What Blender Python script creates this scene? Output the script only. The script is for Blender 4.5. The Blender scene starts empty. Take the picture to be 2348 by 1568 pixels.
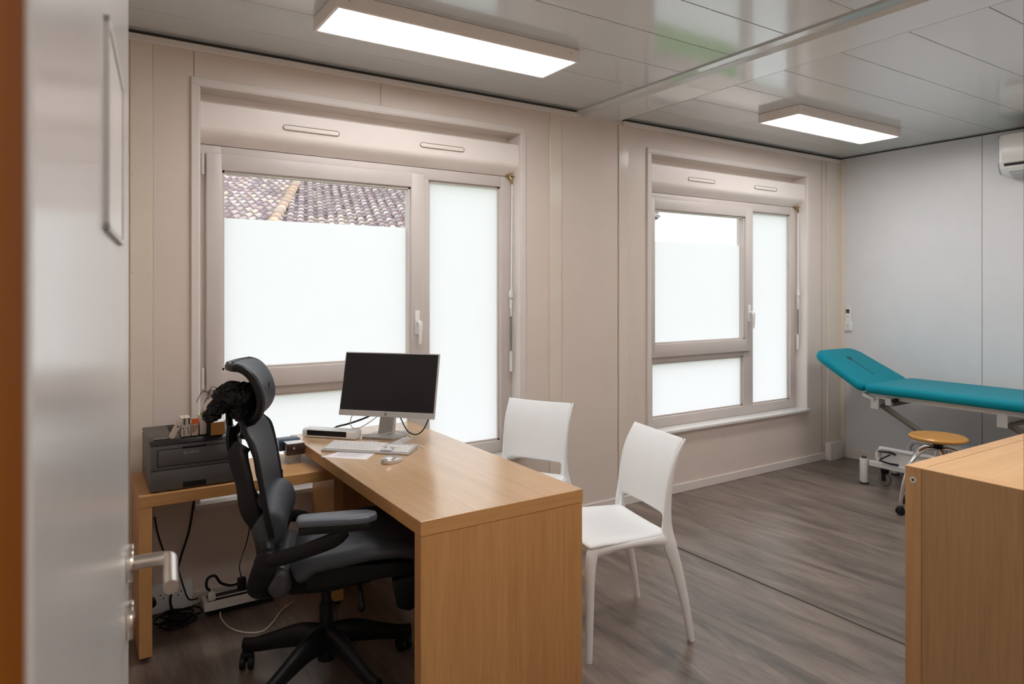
import bpy, bmesh, math, random
from mathutils import Vector, Matrix, noise
random.seed(7)
S = bpy.context.scene
COL = S.collection
PI = math.pi

# ------------------------------------------------------------------ mesh builder
class M:
    def __init__(s): s.bm = bmesh.new()
    def _merge(s, t):
        me = bpy.data.meshes.new('tmp'); t.to_mesh(me); t.free(); s.bm.from_mesh(me); bpy.data.meshes.remove(me)
    def box(s, x0, x1, y0, y1, z0, z1, bev=0.0, seg=2, mat=None):
        t = bmesh.new(); bmesh.ops.create_cube(t, size=1)
        for v in t.verts:
            v.co = Vector(((x0+x1)/2+v.co.x*(x1-x0), (y0+y1)/2+v.co.y*(y1-y0), (z0+z1)/2+v.co.z*(z1-z0)))
        if bev: bmesh.ops.bevel(t, geom=t.edges[:]+t.verts[:], offset=bev, segments=seg, affect='EDGES', profile=.5)
        if mat is not None: bmesh.ops.transform(t, matrix=mat, verts=t.verts)
        s._merge(t); return s
    def cyl(s, p0, p1, r0, r1=None, n=24, bev=0.0):
        p0, p1 = Vector(p0), Vector(p1); r1 = r0 if r1 is None else r1
        t = bmesh.new(); L = (p1-p0).length
        bmesh.ops.create_cone(t, cap_ends=True, segments=n, radius1=r0, radius2=r1, depth=L)
        if bev:
            es = [e for e in t.edges if abs(e.verts[0].co.z-e.verts[1].co.z) < 1e-6]
            bmesh.ops.bevel(t, geom=es, offset=bev, segments=2, affect='EDGES', profile=.5)
        q = Vector((0, 0, 1)).rotation_difference((p1-p0).normalized())
        bmesh.ops.transform(t, matrix=Matrix.Translation((p0+p1)/2) @ q.to_matrix().to_4x4(), verts=t.verts)
        s._merge(t); return s
    def ball(s, c, rx, ry=None, rz=None, sub=3, mat=None):
        ry = rx if ry is None else ry; rz = rx if rz is None else rz
        t = bmesh.new(); bmesh.ops.create_icosphere(t, subdivisions=sub, radius=1)
        for v in t.verts: v.co = Vector((v.co.x*rx, v.co.y*ry, v.co.z*rz))
        if mat is not None: bmesh.ops.transform(t, matrix=mat, verts=t.verts)
        bmesh.ops.translate(t, vec=Vector(c), verts=t.verts); s._merge(t); return s
    def tube(s, pts, r, n=10, smooth=6, ref=None, cap=True):
        """sweep; r: number, list of numbers or list of (a, b) pairs; a lies along ref"""
        P = [Vector(p) for p in pts]
        R = r if isinstance(r, (list, tuple)) else [r]*len(P)
        R = [(q, q) if not isinstance(q, (list, tuple)) else q for q in R]
        if smooth and len(P) > 2:
            P2, R2 = [], []
            for i in range(len(P)-1):
                a, b, c, d = P[max(i-1, 0)], P[i], P[i+1], P[min(i+2, len(P)-1)]
                for k in range(smooth):
                    u = k/smooth
                    P2.append(.5*((2*b)+(c-a)*u+(2*a-5*b+4*c-d)*u*u+(3*b-a-3*c+d)*u**3))
                    R2.append(tuple(R[i][j]*(1-u)+R[i+1][j]*u for j in (0, 1)))
            P2.append(P[-1]); R2.append(R[-1]); P, R = P2, R2
        rings = []; nv = None
        for i, p in enumerate(P):
            t = (P[min(i+1, len(P)-1)]-P[max(i-1, 0)])
            t = t.normalized() if t.length > 1e-9 else Vector((0, 0, 1))
            if ref is not None: nv = Vector(ref)-t*Vector(ref).dot(t)
            elif nv is None:
                g = Vector((0, 0, 1)) if abs(t.z) < .9 else Vector((1, 0, 0)); nv = g-t*g.dot(t)
            else: nv = nv-t*nv.dot(t)
            nv = nv.normalized(); b = t.cross(nv)
            rings.append([s.bm.verts.new(p+nv*(R[i][0]*math.cos(2*PI*k/n))+b*(R[i][1]*math.sin(2*PI*k/n))) for k in range(n)])
        for a, b in zip(rings, rings[1:]):
            for k in range(n): s.bm.faces.new((a[k], a[(k+1) % n], b[(k+1) % n], b[k]))
        if cap:
            s.bm.faces.new(rings[0][::-1]); s.bm.faces.new(rings[-1])
        return s
    def prism(s, poly, axis, a0, a1, bev=0.0):
        """poly: 2D points of the two other axes in xyz order"""
        t = bmesh.new()
        def mk(p, a):
            return Vector({'x': (a, p[0], p[1]), 'y': (p[0], a, p[1]), 'z': (p[0], p[1], a)}[axis])
        A = [t.verts.new(mk(p, a0)) for p in poly]; B = [t.verts.new(mk(p, a1)) for p in poly]
        t.faces.new(A[::-1]); t.faces.new(B)
        for i in range(len(poly)):
            j = (i+1) % len(poly); t.faces.new((A[i], A[j], B[j], B[i]))
        bmesh.ops.recalc_face_normals(t, faces=t.faces)
        if bev: bmesh.ops.bevel(t, geom=t.edges[:], offset=bev, segments=2, affect='EDGES', profile=.5)
        s._merge(t); return s
    def lathe(s, prof, c=(0, 0, 0), n=32):
        rings = [[s.bm.verts.new(Vector(c)+Vector((r*math.cos(2*PI*k/n), r*math.sin(2*PI*k/n), z))) for k in range(n)] for r, z in prof]
        for a, b in zip(rings, rings[1:]):
            for k in range(n): s.bm.faces.new((a[k], a[(k+1) % n], b[(k+1) % n], b[k]))
        s.bm.faces.new(rings[0][::-1]); s.bm.faces.new(rings[-1]); return s
    def torus(s, c, R, r, axis=(0, 0, 1), n=28, m=8, a0=0, a1=2*PI, flat=1.0):
        q = Vector((0, 0, 1)).rotation_difference(Vector(axis).normalized())
        full = abs(a1-a0-2*PI) < 1e-6; rings = []
        for i in range(n if full else n+1):
            a = a0+(a1-a0)*i/n; ring = []
            for k in range(m):
                b = 2*PI*k/m; rr = R+r*math.cos(b)
                ring.append(s.bm.verts.new(Vector(c)+q @ Vector((rr*math.cos(a), rr*math.sin(a), r*flat*math.sin(b)))))
            rings.append(ring)
        prs = list(zip(rings, rings[1:]))+([(rings[-1], rings[0])] if full else [])
        for a, b in prs:
            for k in range(m): s.bm.faces.new((a[k], b[k], b[(k+1) % m], a[(k+1) % m]))
        return s
    def grid(s, f, nu, nv, skip=None):
        V = [[s.bm.verts.new(Vector(f(i/nu, j/nv))) for i in range(nu+1)] for j in range(nv+1)]
        for j in range(nv):
            for i in range(nu):
                if skip and skip((i+.5)/nu, (j+.5)/nv): continue
                s.bm.faces.new((V[j][i], V[j][i+1], V[j+1][i+1], V[j+1][i]))
        return s
    def quad(s, *p): s.bm.faces.new([s.bm.verts.new(Vector(q)) for q in p]); return s
    def xf(s, m): bmesh.ops.transform(s.bm, matrix=m, verts=s.bm.verts); return s

def obj(name, b, mat, parent=None, smooth=35, world=True, label=None, kind=None, solid=None, sub=None):
    bm = b.bm
    bm.verts.ensure_lookup_table()
    loose = [v for v in bm.verts if not v.link_faces]
    if loose: bmesh.ops.delete(bm, geom=loose, context='VERTS')
    bmesh.ops.recalc_face_normals(bm, faces=bm.faces)
    me = bpy.data.meshes.new(name); bm.to_mesh(me); bm.free()
    o = bpy.data.objects.new(name, me); COL.objects.link(o)
    if mat is not None: me.materials.append(mat)
    if smooth:
        for p in me.polygons: p.use_smooth = True
        me.set_sharp_from_angle(angle=math.radians(smooth))
    if parent is not None:
        o.parent = parent
        if world:
            r = parent
            loc = Vector(r.location)
            while r.parent is not None:
                r = r.parent; loc += Vector(r.location)
            me.transform(Matrix.Translation(-loc))
    if label: o['label'] = label
    if kind: o['kind'] = kind
    if solid:
        m = o.modifiers.new('thickness', 'SOLIDIFY'); m.thickness = solid; m.offset = 0
    if sub:
        m = o.modifiers.new('smooth', 'SUBSURF'); m.levels = sub; m.render_levels = sub
    return o

def tag(o, label, cat, group=None, kind=None):
    o['label'] = label; o['category'] = cat
    if group: o['group'] = group
    if kind: o['kind'] = kind
    return o
def thing(name, label, cat, loc=(0, 0, 0), rz=0, group=None):
    o = bpy.data.objects.new(name, None); COL.objects.link(o)
    o.empty_display_size = .1; o.location = loc; o.rotation_euler = (0, 0, rz)
    return tag(o, label, cat, group)
def struct(name, b, mat, parent=None, **k):
    o = obj(name, b, mat, parent, **k)
    if parent is None: o['kind'] = 'structure'
    return o
def dup(root, loc, rz, label):
    r = root.copy(); COL.objects.link(r); r.location = loc; r.rotation_euler = (0, 0, rz); r['label'] = label
    for ch in list(root.children):
        c = ch.copy(); COL.objects.link(c); c.parent = r
        for g in list(ch.children):
            d = g.copy(); COL.objects.link(d); d.parent = c
    return r

# ------------------------------------------------------------------ materials
def nodes(name):
    m = bpy.data.materials.new(name); m.use_nodes = True
    nt = m.node_tree
    return m, nt, nt.nodes['Principled BSDF']
def mat(name, col, rough=.5, metal=0.0, spec=.5, bump=0.0, bscale=200, coat=0.0, var=0.0, vscale=6.0):
    m, nt, p = nodes(name)
    p.inputs['Base Color'].default_value = (*col, 1)
    p.inputs['Roughness'].default_value = rough; p.inputs['Metallic'].default_value = metal
    p.inputs['Specular IOR Level'].default_value = spec; p.inputs['Coat Weight'].default_value = coat
    tc = nt.nodes.new('ShaderNodeTexCoord')
    if bump:
        n = nt.nodes.new('ShaderNodeTexNoise'); n.inputs['Scale'].default_value = bscale; n.inputs['Detail'].default_value = 3
        nt.links.new(tc.outputs['Object'], n.inputs['Vector'])
        b = nt.nodes.new('ShaderNodeBump'); b.inputs['Strength'].default_value = bump; b.inputs['Distance'].default_value = .002
        nt.links.new(n.outputs['Fac'], b.inputs['Height']); nt.links.new(b.outputs['Normal'], p.inputs['Normal'])
    n2 = nt.nodes.new('ShaderNodeTexNoise'); n2.inputs['Scale'].default_value = vscale; n2.inputs['Detail'].default_value = 2
    nt.links.new(tc.outputs['Object'], n2.inputs['Vector'])
    r = nt.nodes.new('ShaderNodeValToRGB')
    a, c = 1-max(var, .015), 1+max(var, .015)
    r.color_ramp.elements[0].color = (*[min(1, x*a) for x in col], 1); r.color_ramp.elements[1].color = (*[min(1, x*c) for x in col], 1)
    r.color_ramp.elements[0].position = .3; r.color_ramp.elements[1].position = .7
    nt.links.new(n2.outputs['Fac'], r.inputs['Fac']); nt.links.new(r.outputs['Color'], p.inputs['Base Color'])
    return m
def wood(name, axis, dark, mid, light, rough=.4, fine=90, broad=9, spec=.45, coat=0.0):
    m, nt, p = nodes(name); L = nt.links.new
    p.inputs['Coat Weight'].default_value = coat; p.inputs['Coat Roughness'].default_value = .2
    tc = nt.nodes.new('ShaderNodeTexCoord'); mp = nt.nodes.new('ShaderNodeMapping')
    k = {'x': (.045, 1, 1), 'y': (1, .045, 1), 'z': (1, 1, .045)}[axis]
    mp.inputs['Scale'].default_value = k; L(tc.outputs['Object'], mp.inputs['Vector'])
    n1 = nt.nodes.new('ShaderNodeTexNoise'); n1.inputs['Scale'].default_value = broad; n1.inputs['Detail'].default_value = 4; n1.inputs['Distortion'].default_value = .6
    n2 = nt.nodes.new('ShaderNodeTexNoise'); n2.inputs['Scale'].default_value = fine; n2.inputs['Detail'].default_value = 5; n2.inputs['Roughness'].default_value = .7
    for n in (n1, n2): L(mp.outputs['Vector'], n.inputs['Vector'])
    mx = nt.nodes.new('ShaderNodeMath'); mx.operation = 'MULTIPLY_ADD'; mx.inputs[1].default_value = .45
    m2 = nt.nodes.new('ShaderNodeMath'); m2.operation = 'MULTIPLY'; m2.inputs[1].default_value = .55
    L(n2.outputs['Fac'], m2.inputs[0]); L(n1.outputs['Fac'], mx.inputs[0]); L(m2.outputs[0], mx.inputs[2])
    r = nt.nodes.new('ShaderNodeValToRGB')
    r.color_ramp.elements[0].position = .34; r.color_ramp.elements[0].color = (*dark, 1)
    r.color_ramp.elements[1].position = .66; r.color_ramp.elements[1].color = (*light, 1)
    e = r.color_ramp.elements.new(.5); e.color = (*mid, 1)
    L(mx.outputs[0], r.inputs['Fac']); L(r.outputs['Color'], p.inputs['Base Color'])
    p.inputs['Roughness'].default_value = rough; p.inputs['Specular IOR Level'].default_value = spec
    b = nt.nodes.new('ShaderNodeBump'); b.inputs['Strength'].default_value = .06; b.inputs['Distance'].default_value = .001
    L(n2.outputs['Fac'], b.inputs['Height']); L(b.outputs['Normal'], p.inputs['Normal'])
    return m

OD, OM, OL = (.48, .24, .085), (.565, .30, .112), (.63, .355, .142)
oak = {a: wood('oak_'+a, a, OD, OM, OL) for a in 'xyz'}
oak_top = wood('oak_top_y', 'y', (.54, .33, .17), (.61, .385, .205), (.66, .43, .235), rough=.27, fine=60, spec=.6, coat=.8)
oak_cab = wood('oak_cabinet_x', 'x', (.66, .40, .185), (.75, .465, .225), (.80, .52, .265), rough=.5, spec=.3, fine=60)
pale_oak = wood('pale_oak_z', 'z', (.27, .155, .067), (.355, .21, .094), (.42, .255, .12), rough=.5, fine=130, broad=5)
jamb_wood = wood('orange_wood_z', 'z', (.17, .046, .002), (.21, .060, .003), (.25, .075, .004), rough=.8, spec=.03)
stool_wood = wood('beech_stool', 'x', (.50, .24, .055), (.60, .30, .075), (.66, .35, .095), rough=.28)
cream = mat('cream_painted_steel', (.75, .655, .587), .38, spec=.5)
cream_strip = mat('cream_strip', (.77, .695, .60), .2, spec=.55)
daylit_wall = mat('right_wall_daylight_tint', (.705, .715, .735), .36, spec=.5)  # cool daylight cast on this wall is put into its base colour
seam = mat('seam_dark', (.33, .28, .23), .6)
gap = mat('gap_black', (.04, .037, .033), .7)
pvc = mat('white_pvc', (.63, .58, .55), .36, spec=.4)
pvc_box = mat('shutter_box_pvc', (.90, .835, .79), .36, spec=.4)
pvc_grey = mat('grey_gasket', (.42, .40, .385), .5)
white_trim = mat('white_trim', (.76, .705, .66), .4)
white_plastic = mat('white_plastic', (.88, .91, .925), .38)
white_gloss = mat('white_gloss', (.82, .81, .79), .25)
door_white = mat('door_lacquer', (.71, .69, .675), .19, spec=.5)
steel = mat('brushed_steel', (.62, .58, .53), .24, metal=1)
chrome = mat('chrome', (.82, .83, .85), .07, metal=1)
silver = mat('silver_plastic', (.50, .495, .48), .35, metal=.35)
brass = mat('brass', (.45, .32, .14), .3, metal=1)
black = mat('black_plastic', (.008, .008, .009), .38, spec=.28)
black_soft = mat('black_soft', (.008, .008, .009), .6, spec=.25)
black_fabric = mat('black_fabric', (.034, .039, .050), .45, spec=.55, bump=.25, bscale=900)  # faint blue of the window light is mixed into the black base colour
chair_grey = mat('dark_grey_panel', (.055, .057, .066), .3)
arm_sheen = mat('arm_pad_window_sheen', (.085, .095, .115), .32)  # pad colour lightened to blue-grey to stand for reflected window light
screen = mat('black_screen', (.010, .010, .012), .3, spec=.35)
printer_grey = mat('printer_grey', (.105, .102, .100), .42)
printer_black = mat('printer_black', (.022, .022, .022), .3)
teal = mat('teal_vinyl', (.0005, .235, .31), .5, spec=.14, bump=.12, bscale=500)
teal_dark = mat('teal_slit', (.002, .06, .08), .6)
table_paint = mat('light_grey_paint', (.66, .665, .66), .32)
grey_metal = mat('grey_metal', (.21, .20, .17), .4, metal=.3)
paper = mat('paper', (.86, .82, .84), .7)
ink = mat('ink_grey', (.42, .40, .46), .7)
ink_dark = mat('ink_dark', (.07, .05, .045), .7)
card_white = mat('card_white', (.66, .58, .50), .6)
orange = mat('orange_label', (.85, .16, .03), .6)
green = mat('green_label', (.22, .36, .03), .6)
red_ink = mat('red_ink', (.50, .10, .10), .6)
cardboard = mat('cardboard', (.36, .155, .035), .7)
navy = mat('navy_plastic', (.010, .035, .085), .35)
brown_black = mat('brown_black_glossy', (.045, .028, .027), .25)
lens_mat = mat('brass_dot', (.55, .45, .25), .4)
white_cable = mat('white_cable', (.70, .67, .60), .5)
key_white = mat('key_white', (.80, .78, .78), .45)
key_grey = mat('key_grey', (.36, .37, .42), .45)
rubber = mat('rubber', (.03, .03, .03), .7)
castor_grey = mat('castor_grey', (.20, .19, .17), .5)
stone_wall = mat('render_wall', (.55, .48, .40), .9, var=.1)
lawn_mat = mat('lawn', (.11, .23, .06), .9, var=.3, vscale=1.5)

def ceiling_mat():
    m, nt, p = nodes('perforated_ceiling'); L = nt.links.new
    p.inputs['Roughness'].default_value = .13; p.inputs['Specular IOR Level'].default_value = .75; p.inputs['Coat Weight'].default_value = 1.0; p.inputs['Coat Roughness'].default_value = .09
    tc = nt.nodes.new('ShaderNodeTexCoord'); sp = nt.nodes.new('ShaderNodeSeparateXYZ'); L(tc.outputs['Object'], sp.inputs[0])
    pitch = .0088; acc = []
    for ax in ('X', 'Y'):
        a = nt.nodes.new('ShaderNodeMath'); a.operation = 'DIVIDE'; a.inputs[1].default_value = pitch; L(sp.outputs[ax], a.inputs[0])
        f = nt.nodes.new('ShaderNodeMath'); f.operation = 'FRACT'; L(a.outputs[0], f.inputs[0])
        d = nt.nodes.new('ShaderNodeMath'); d.operation = 'SUBTRACT'; d.inputs[1].default_value = .5; L(f.outputs[0], d.inputs[0])
        q = nt.nodes.new('ShaderNodeMath'); q.operation = 'MULTIPLY'; L(d.outputs[0], q.inputs[0]); L(d.outputs[0], q.inputs[1]); acc.append(q)
    s2 = nt.nodes.new('ShaderNodeMath'); s2.operation = 'ADD'; L(acc[0].outputs[0], s2.inputs[0]); L(acc[1].outputs[0], s2.inputs[1])
    lt = nt.nodes.new('ShaderNodeMath'); lt.operation = 'LESS_THAN'; lt.inputs[1].default_value = .045; L(s2.outputs[0], lt.inputs[0])
    mx = nt.nodes.new('ShaderNodeMix'); mx.data_type = 'RGBA'
    mx.inputs['A'].default_value = (.58, .625, .635, 1); mx.inputs['B'].default_value = (.36, .36, .35, 1)
    L(lt.outputs[0], mx.inputs['Factor']); L(mx.outputs['Result'], p.inputs['Base Color'])
    n = nt.nodes.new('ShaderNodeTexNoise'); n.inputs['Scale'].default_value = 2.2; n.inputs['Detail'].default_value = 2; L(tc.outputs['Object'], n.inputs['Vector'])
    b = nt.nodes.new('ShaderNodeBump'); b.inputs['Strength'].default_value = .05; b.inputs['Distance'].default_value = .02
    L(n.outputs['Fac'], b.inputs['Height']); L(b.outputs['Normal'], p.inputs['Normal'])
    return m
ceil_mat = ceiling_mat()
ceil_plain = mat('ceiling_beam_paint', (.61, .645, .645), .13, spec=.75, coat=1.0)

def floor_mat():
    m, nt, p = nodes('grey_oak_vinyl'); L = nt.links.new
    tc = nt.nodes.new('ShaderNodeTexCoord')
    def noise_(sc, scale, det, dist=0.0, rough=.5):
        mp = nt.nodes.new('ShaderNodeMapping'); mp.inputs['Scale'].default_value = sc; L(tc.outputs['Object'], mp.inputs['Vector'])
        n = nt.nodes.new('ShaderNodeTexNoise'); n.inputs['Scale'].default_value = scale; n.inputs['Detail'].default_value = det
        n.inputs['Distortion'].default_value = dist; n.inputs['Roughness'].default_value = rough
        L(mp.outputs['Vector'], n.inputs['Vector']); return n
    a = noise_((1, .17, 1), 8, 7, .8, .66); b = noise_((1, .10, 1), 55, 4, .5, .65); c = noise_((1, .5, 1), 1.6, 2)
    # planks: two coarse random tints
    br = nt.nodes.new('ShaderNodeTexBrick'); mp = nt.nodes.new('ShaderNodeMapping')
    mp.inputs['Rotation'].default_value = (0, 0, PI/2); L(tc.outputs['Object'], mp.inputs['Vector']); L(mp.outputs['Vector'], br.inputs['Vector'])
    br.inputs['Scale'].default_value = 1; br.inputs['Brick Width'].default_value = 1.25; br.inputs['Row Height'].default_value = .19
    br.inputs['Mortar Size'].default_value = .0012; br.inputs['Color1'].default_value = (.42, .42, .42, 1); br.inputs['Color2'].default_value = (.58, .58, .58, 1); br.inputs['Mortar'].default_value = (.40, .40, .40, 1)
    def madd(x, k, y=None, off=0.0):
        n = nt.nodes.new('ShaderNodeMath'); n.operation = 'MULTIPLY_ADD'; n.inputs[1].default_value = k
        L(x, n.inputs[0])
        if y is None: n.inputs[2].default_value = off
        else: L(y, n.inputs[2])
        return n.outputs[0]
    v = madd(a.outputs['Fac'], .80, None, -.13); v = madd(b.outputs['Fac'], .22, v); v = madd(c.outputs['Fac'], .14, v); v = madd(br.outputs['Color'], .12, v)
    r = nt.nodes.new('ShaderNodeValToRGB'); L(v, r.inputs['Fac'])
    E = r.color_ramp.elements; E[0].position = .36; E[0].color = (.066, .048, .039, 1); E[1].position = .66; E[1].color = (.275, .215, .180, 1)
    k = E.new(.5); k.color = (.160, .122, .101, 1)
    L(r.outputs['Color'], p.inputs['Base Color']); p.inputs['Roughness'].default_value = .34; p.inputs['Specular IOR Level'].default_value = .85
    bp = nt.nodes.new('ShaderNodeBump'); bp.inputs['Strength'].default_value = .12; bp.inputs['Distance'].default_value = .0015
    L(b.outputs['Fac'], bp.inputs['Height']); L(bp.outputs['Normal'], p.inputs['Normal'])
    return m
floor_m = floor_mat()

def glass_mat():
    m = bpy.data.materials.new('window_glass'); m.use_nodes = True; nt = m.node_tree; nt.nodes.clear()
    o = nt.nodes.new('ShaderNodeOutputMaterial'); mx = nt.nodes.new('ShaderNodeMixShader'); t = nt.nodes.new('ShaderNodeBsdfTransparent'); g = nt.nodes.new('ShaderNodeBsdfGlossy')
    t.inputs['Color'].default_value = (.99, .985, .985, 1); g.inputs['Roughness'].default_value = .02
    fr = nt.nodes.new('ShaderNodeFresnel'); fr.inputs['IOR'].default_value = 1.35
    ge = nt.nodes.new('ShaderNodeNewGeometry'); iv = nt.nodes.new('ShaderNodeMath'); iv.operation = 'SUBTRACT'; iv.inputs[0].default_value = 1
    mu = nt.nodes.new('ShaderNodeMath'); mu.operation = 'MULTIPLY'
    nt.links.new(ge.outputs['Backfacing'], iv.inputs[1]); nt.links.new(fr.outputs[0], mu.inputs[0]); nt.links.new(iv.outputs[0], mu.inputs[1])
    nt.links.new(mu.outputs[0], mx.inputs[0]); nt.links.new(t.outputs[0], mx.inputs[1]); nt.links.new(g.outputs[0], mx.inputs[2]); nt.links.new(mx.outputs[0], o.inputs[0])
    return m
def film_mat():
    m = bpy.data.materials.new('frosted_film'); m.use_nodes = True; nt = m.node_tree; nt.nodes.clear()
    o = nt.nodes.new('ShaderNodeOutputMaterial'); mx = nt.nodes.new('ShaderNodeMixShader'); t = nt.nodes.new('ShaderNodeBsdfTranslucent'); g = nt.nodes.new('ShaderNodeBsdfDiffuse')
    t.inputs['Color'].default_value = (.955, .965, 1, 1); g.inputs['Color'].default_value = (.9, .9, .9, 1)
    mx.inputs[0].default_value = .12
    nt.links.new(t.outputs[0], mx.inputs[1]); nt.links.new(g.outputs[0], mx.inputs[2]); nt.links.new(mx.outputs[0], o.inputs[0])
    return m
def clear_plastic():
    m = bpy.data.materials.new('clear_acrylic'); m.use_nodes = True; nt = m.node_tree; nt.nodes.clear()
    o = nt.nodes.new('ShaderNodeOutputMaterial'); mx = nt.nodes.new('ShaderNodeMixShader'); t = nt.nodes.new('ShaderNodeBsdfTransparent'); g = nt.nodes.new('ShaderNodeBsdfGlossy')
    t.inputs['Color'].default_value = (.86, .88, .88, 1); g.inputs['Roughness'].default_value = .08; mx.inputs[0].default_value = .15
    nt.links.new(t.outputs[0], mx.inputs[1]); nt.links.new(g.outputs[0], mx.inputs[2]); nt.links.new(mx.outputs[0], o.inputs[0])
    return m
glass = glass_mat(); film = film_mat(); acrylic = clear_plastic()
def emit(name, col, st):
    m = bpy.data.materials.new(name); m.use_nodes = True; nt = m.node_tree; nt.nodes.clear()
    o = nt.nodes.new('ShaderNodeOutputMaterial'); e = nt.nodes.new('ShaderNodeEmission')
    e.inputs['Color'].default_value = (*col, 1); e.inputs['Strength'].default_value = st
    nt.links.new(e.outputs[0], o.inputs[0]); return m
LAMP = 16.0
lamp_mat = emit('led_panel', (1, .965, .945), LAMP)
corridor_fill = emit('corridor_fill_panel', (1, .95, .90), 20.0)
def tile_mat(name, tints):
    m, nt, p = nodes(name); L = nt.links.new
    at = nt.nodes.new('ShaderNodeAttribute'); at.attribute_name = 'tile_random'
    r = nt.nodes.new('ShaderNodeValToRGB'); r.color_ramp.interpolation = 'CONSTANT'
    E = r.color_ramp.elements
    for i, t in enumerate(tints):
        e = E[i] if i < 2 else E.new(i/len(tints))
        e.position = i/len(tints); e.color = (*t, 1)
    L(at.outputs['Fac'], r.inputs['Fac'])
    tc = nt.nodes.new('ShaderNodeTexCoord'); n = nt.nodes.new('ShaderNodeTexNoise'); n.inputs['Scale'].default_value = 9; L(tc.outputs['Object'], n.inputs['Vector'])
    mx = nt.nodes.new('ShaderNodeMix'); mx.data_type = 'RGBA'; mx.blend_type = 'MULTIPLY'; mx.inputs['Factor'].default_value = .35
    L(r.outputs['Color'], mx.inputs['A']); L(n.outputs['Color'], mx.inputs['B']); L(mx.outputs['Result'], p.inputs['Base Color'])
    p.inputs['Roughness'].default_value = .9; return m
roof_mat = tile_mat('old_roof_tiles', [(.60, .51, .48), (.45, .38, .37), (.78, .70, .66), (.36, .30, .30), (.64, .53, .50), (.86, .75, .61), (.52, .45, .45), (.74, .66, .63)])
hip_mat = tile_mat('ochre_hip_tiles', [(.66, .50, .36), (.74, .62, .50), (.58, .46, .37), (.78, .62, .44), (.66, .56, .48)])

# ------------------------------------------------------------------ room shell
XL, XR, YF, YB, H = -.10, 5.64, .32, 3.435, 2.60
W1, W2, DX = .488, 2.275, 2.872          # opening of the first window; the second is DX further
ZS, ZT = .46, 2.40

fl = M()
fl.box(XL-.05, 2.853, -1.4, YB+.02, -.05, 0).box(2.857, XR+.05, -1.4, YB+.02, -.05, 0)
struct('floor', fl, floor_m, smooth=0)
struct('trim_1', M().box(2.848, 2.862, YF, YB, -.02, .0012), mat('floor_joint', (.05, .038, .032), .6), smooth=0)

cl = M()
ys = [.005-.315*4+.315*k for k in range(16)]
ys = [y for y in ys if y < YB-.15]+[YB]
e0 = -1.45
for y in ys:
    if y <= e0+.02: continue
    for xa, xb in ((XL-.05, 2.702), (3.105, XR+.05)):
        cl.box(xa, xb, e0+.0018, y-.0018, H, H+.02, .0016, 1)
    e0 = y
struct('ceiling', cl, ceil_mat, smooth=0)
struct('trim_2', M().box(XL-.1, XR+.1, -1.5, YB+.2, H+.021, H+.06), gap, smooth=0)
bmm = M()
bmm.prism([(2.706, 2.62), (2.706, 2.592), (2.76, 2.586), (2.775, 2.568), (3.03, 2.568), (3.045, 2.582), (3.10, 2.592), (3.10, 2.62)], 'y', -1.45, YB)
struct('trim_3', bmm, ceil_plain, smooth=20)

wb = M()
TH = .19
for xa, xb in ((XL-.1, W1), (W2, W1+DX), (W2+DX, XR+.1)): wb.box(xa, xb, YB, YB+TH, 0, H+.02)
for xa, xb in ((W1, W2), (W1+DX, W2+DX)):
    wb.box(xa, xb, YB, YB+TH, 0, ZS-.02); wb.box(xa, xb, YB, YB+TH, ZT, H+.02)
struct('wall_back', wb, cream, smooth=0)
struct('wall_right', M().box(XR, XR+.1, -1.5, YB, 0, H+.02), daylit_wall, smooth=0)
struct('wall_left', M().box(XL-.1, XL, -1.5, YB, 0, H+.02), cream, smooth=0)
wf = M(); wf.box(.92, XR, YF-.12, YF, 0, H+.02).box(XL, .92, YF-.12, YF, 2.15, H+.02).box(XL, -.09, YF-.12, YF, 0, 2.15)
struct('wall_front', wf, cream, smooth=0)
struct('wall_corridor', M().box(XL-.1, XR+.1, -1.5, -1.4, 0, H+.02), cream, smooth=0)

# joint cover strips with screws, seams
def strip(n, x0, x1, zs, dz=.006):
    b = M().box(x0, x1, YB-dz, YB+.001, .0, 2.558, .002, 1)
    for z in zs:
        for x in (x0+.012, x1-.012): b.ball((x, YB-dz, z), .0055, .003, .0055, 1)
    struct(n, b, cream_strip)
ZZ = [.66, 1.09, 1.53, 1.965, 2.395]
strip('trim_4', .207, .296, ZZ); strip('trim_5', 2.497, 2.589, ZZ); strip('trim_6', 3.068, 3.154, ZZ)
sm = M()
for x, z0, z1 in ((.466, 2.436, 2.56), (1.38, 2.436, 2.56), (3.064, 0, 2.56), (5.369, 0, 2.56), (.2965, 0, 2.55), (2.5905, 0, 2.55)):
    sm.box(x-.0016, x+.0016, YB-.0015, YB+.001, z0, z1)
struct('trim_7', sm, seam, smooth=0)
struct('trim_8', M().box(XR-.001, XR+.001, 2.325, 2.329, 0, H), seam, smooth=0)
# corner cover and its foot
struct('trim_9', M().box(5.44, 5.634, YB-.012, YB+.001, .0, 2.56, .002, 1).box(XR-.012, XR+.001, 3.383, YB-.012, .0, 2.59, .002, 1), cream_strip)
struct('trim_10', M().box(5.395, 5.60, 3.375, YB-.012, 0, .15, .004, 2).box(5.40, 5.50, 3.368, 3.376, .0, .147, .002, 1), white_trim)
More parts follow.
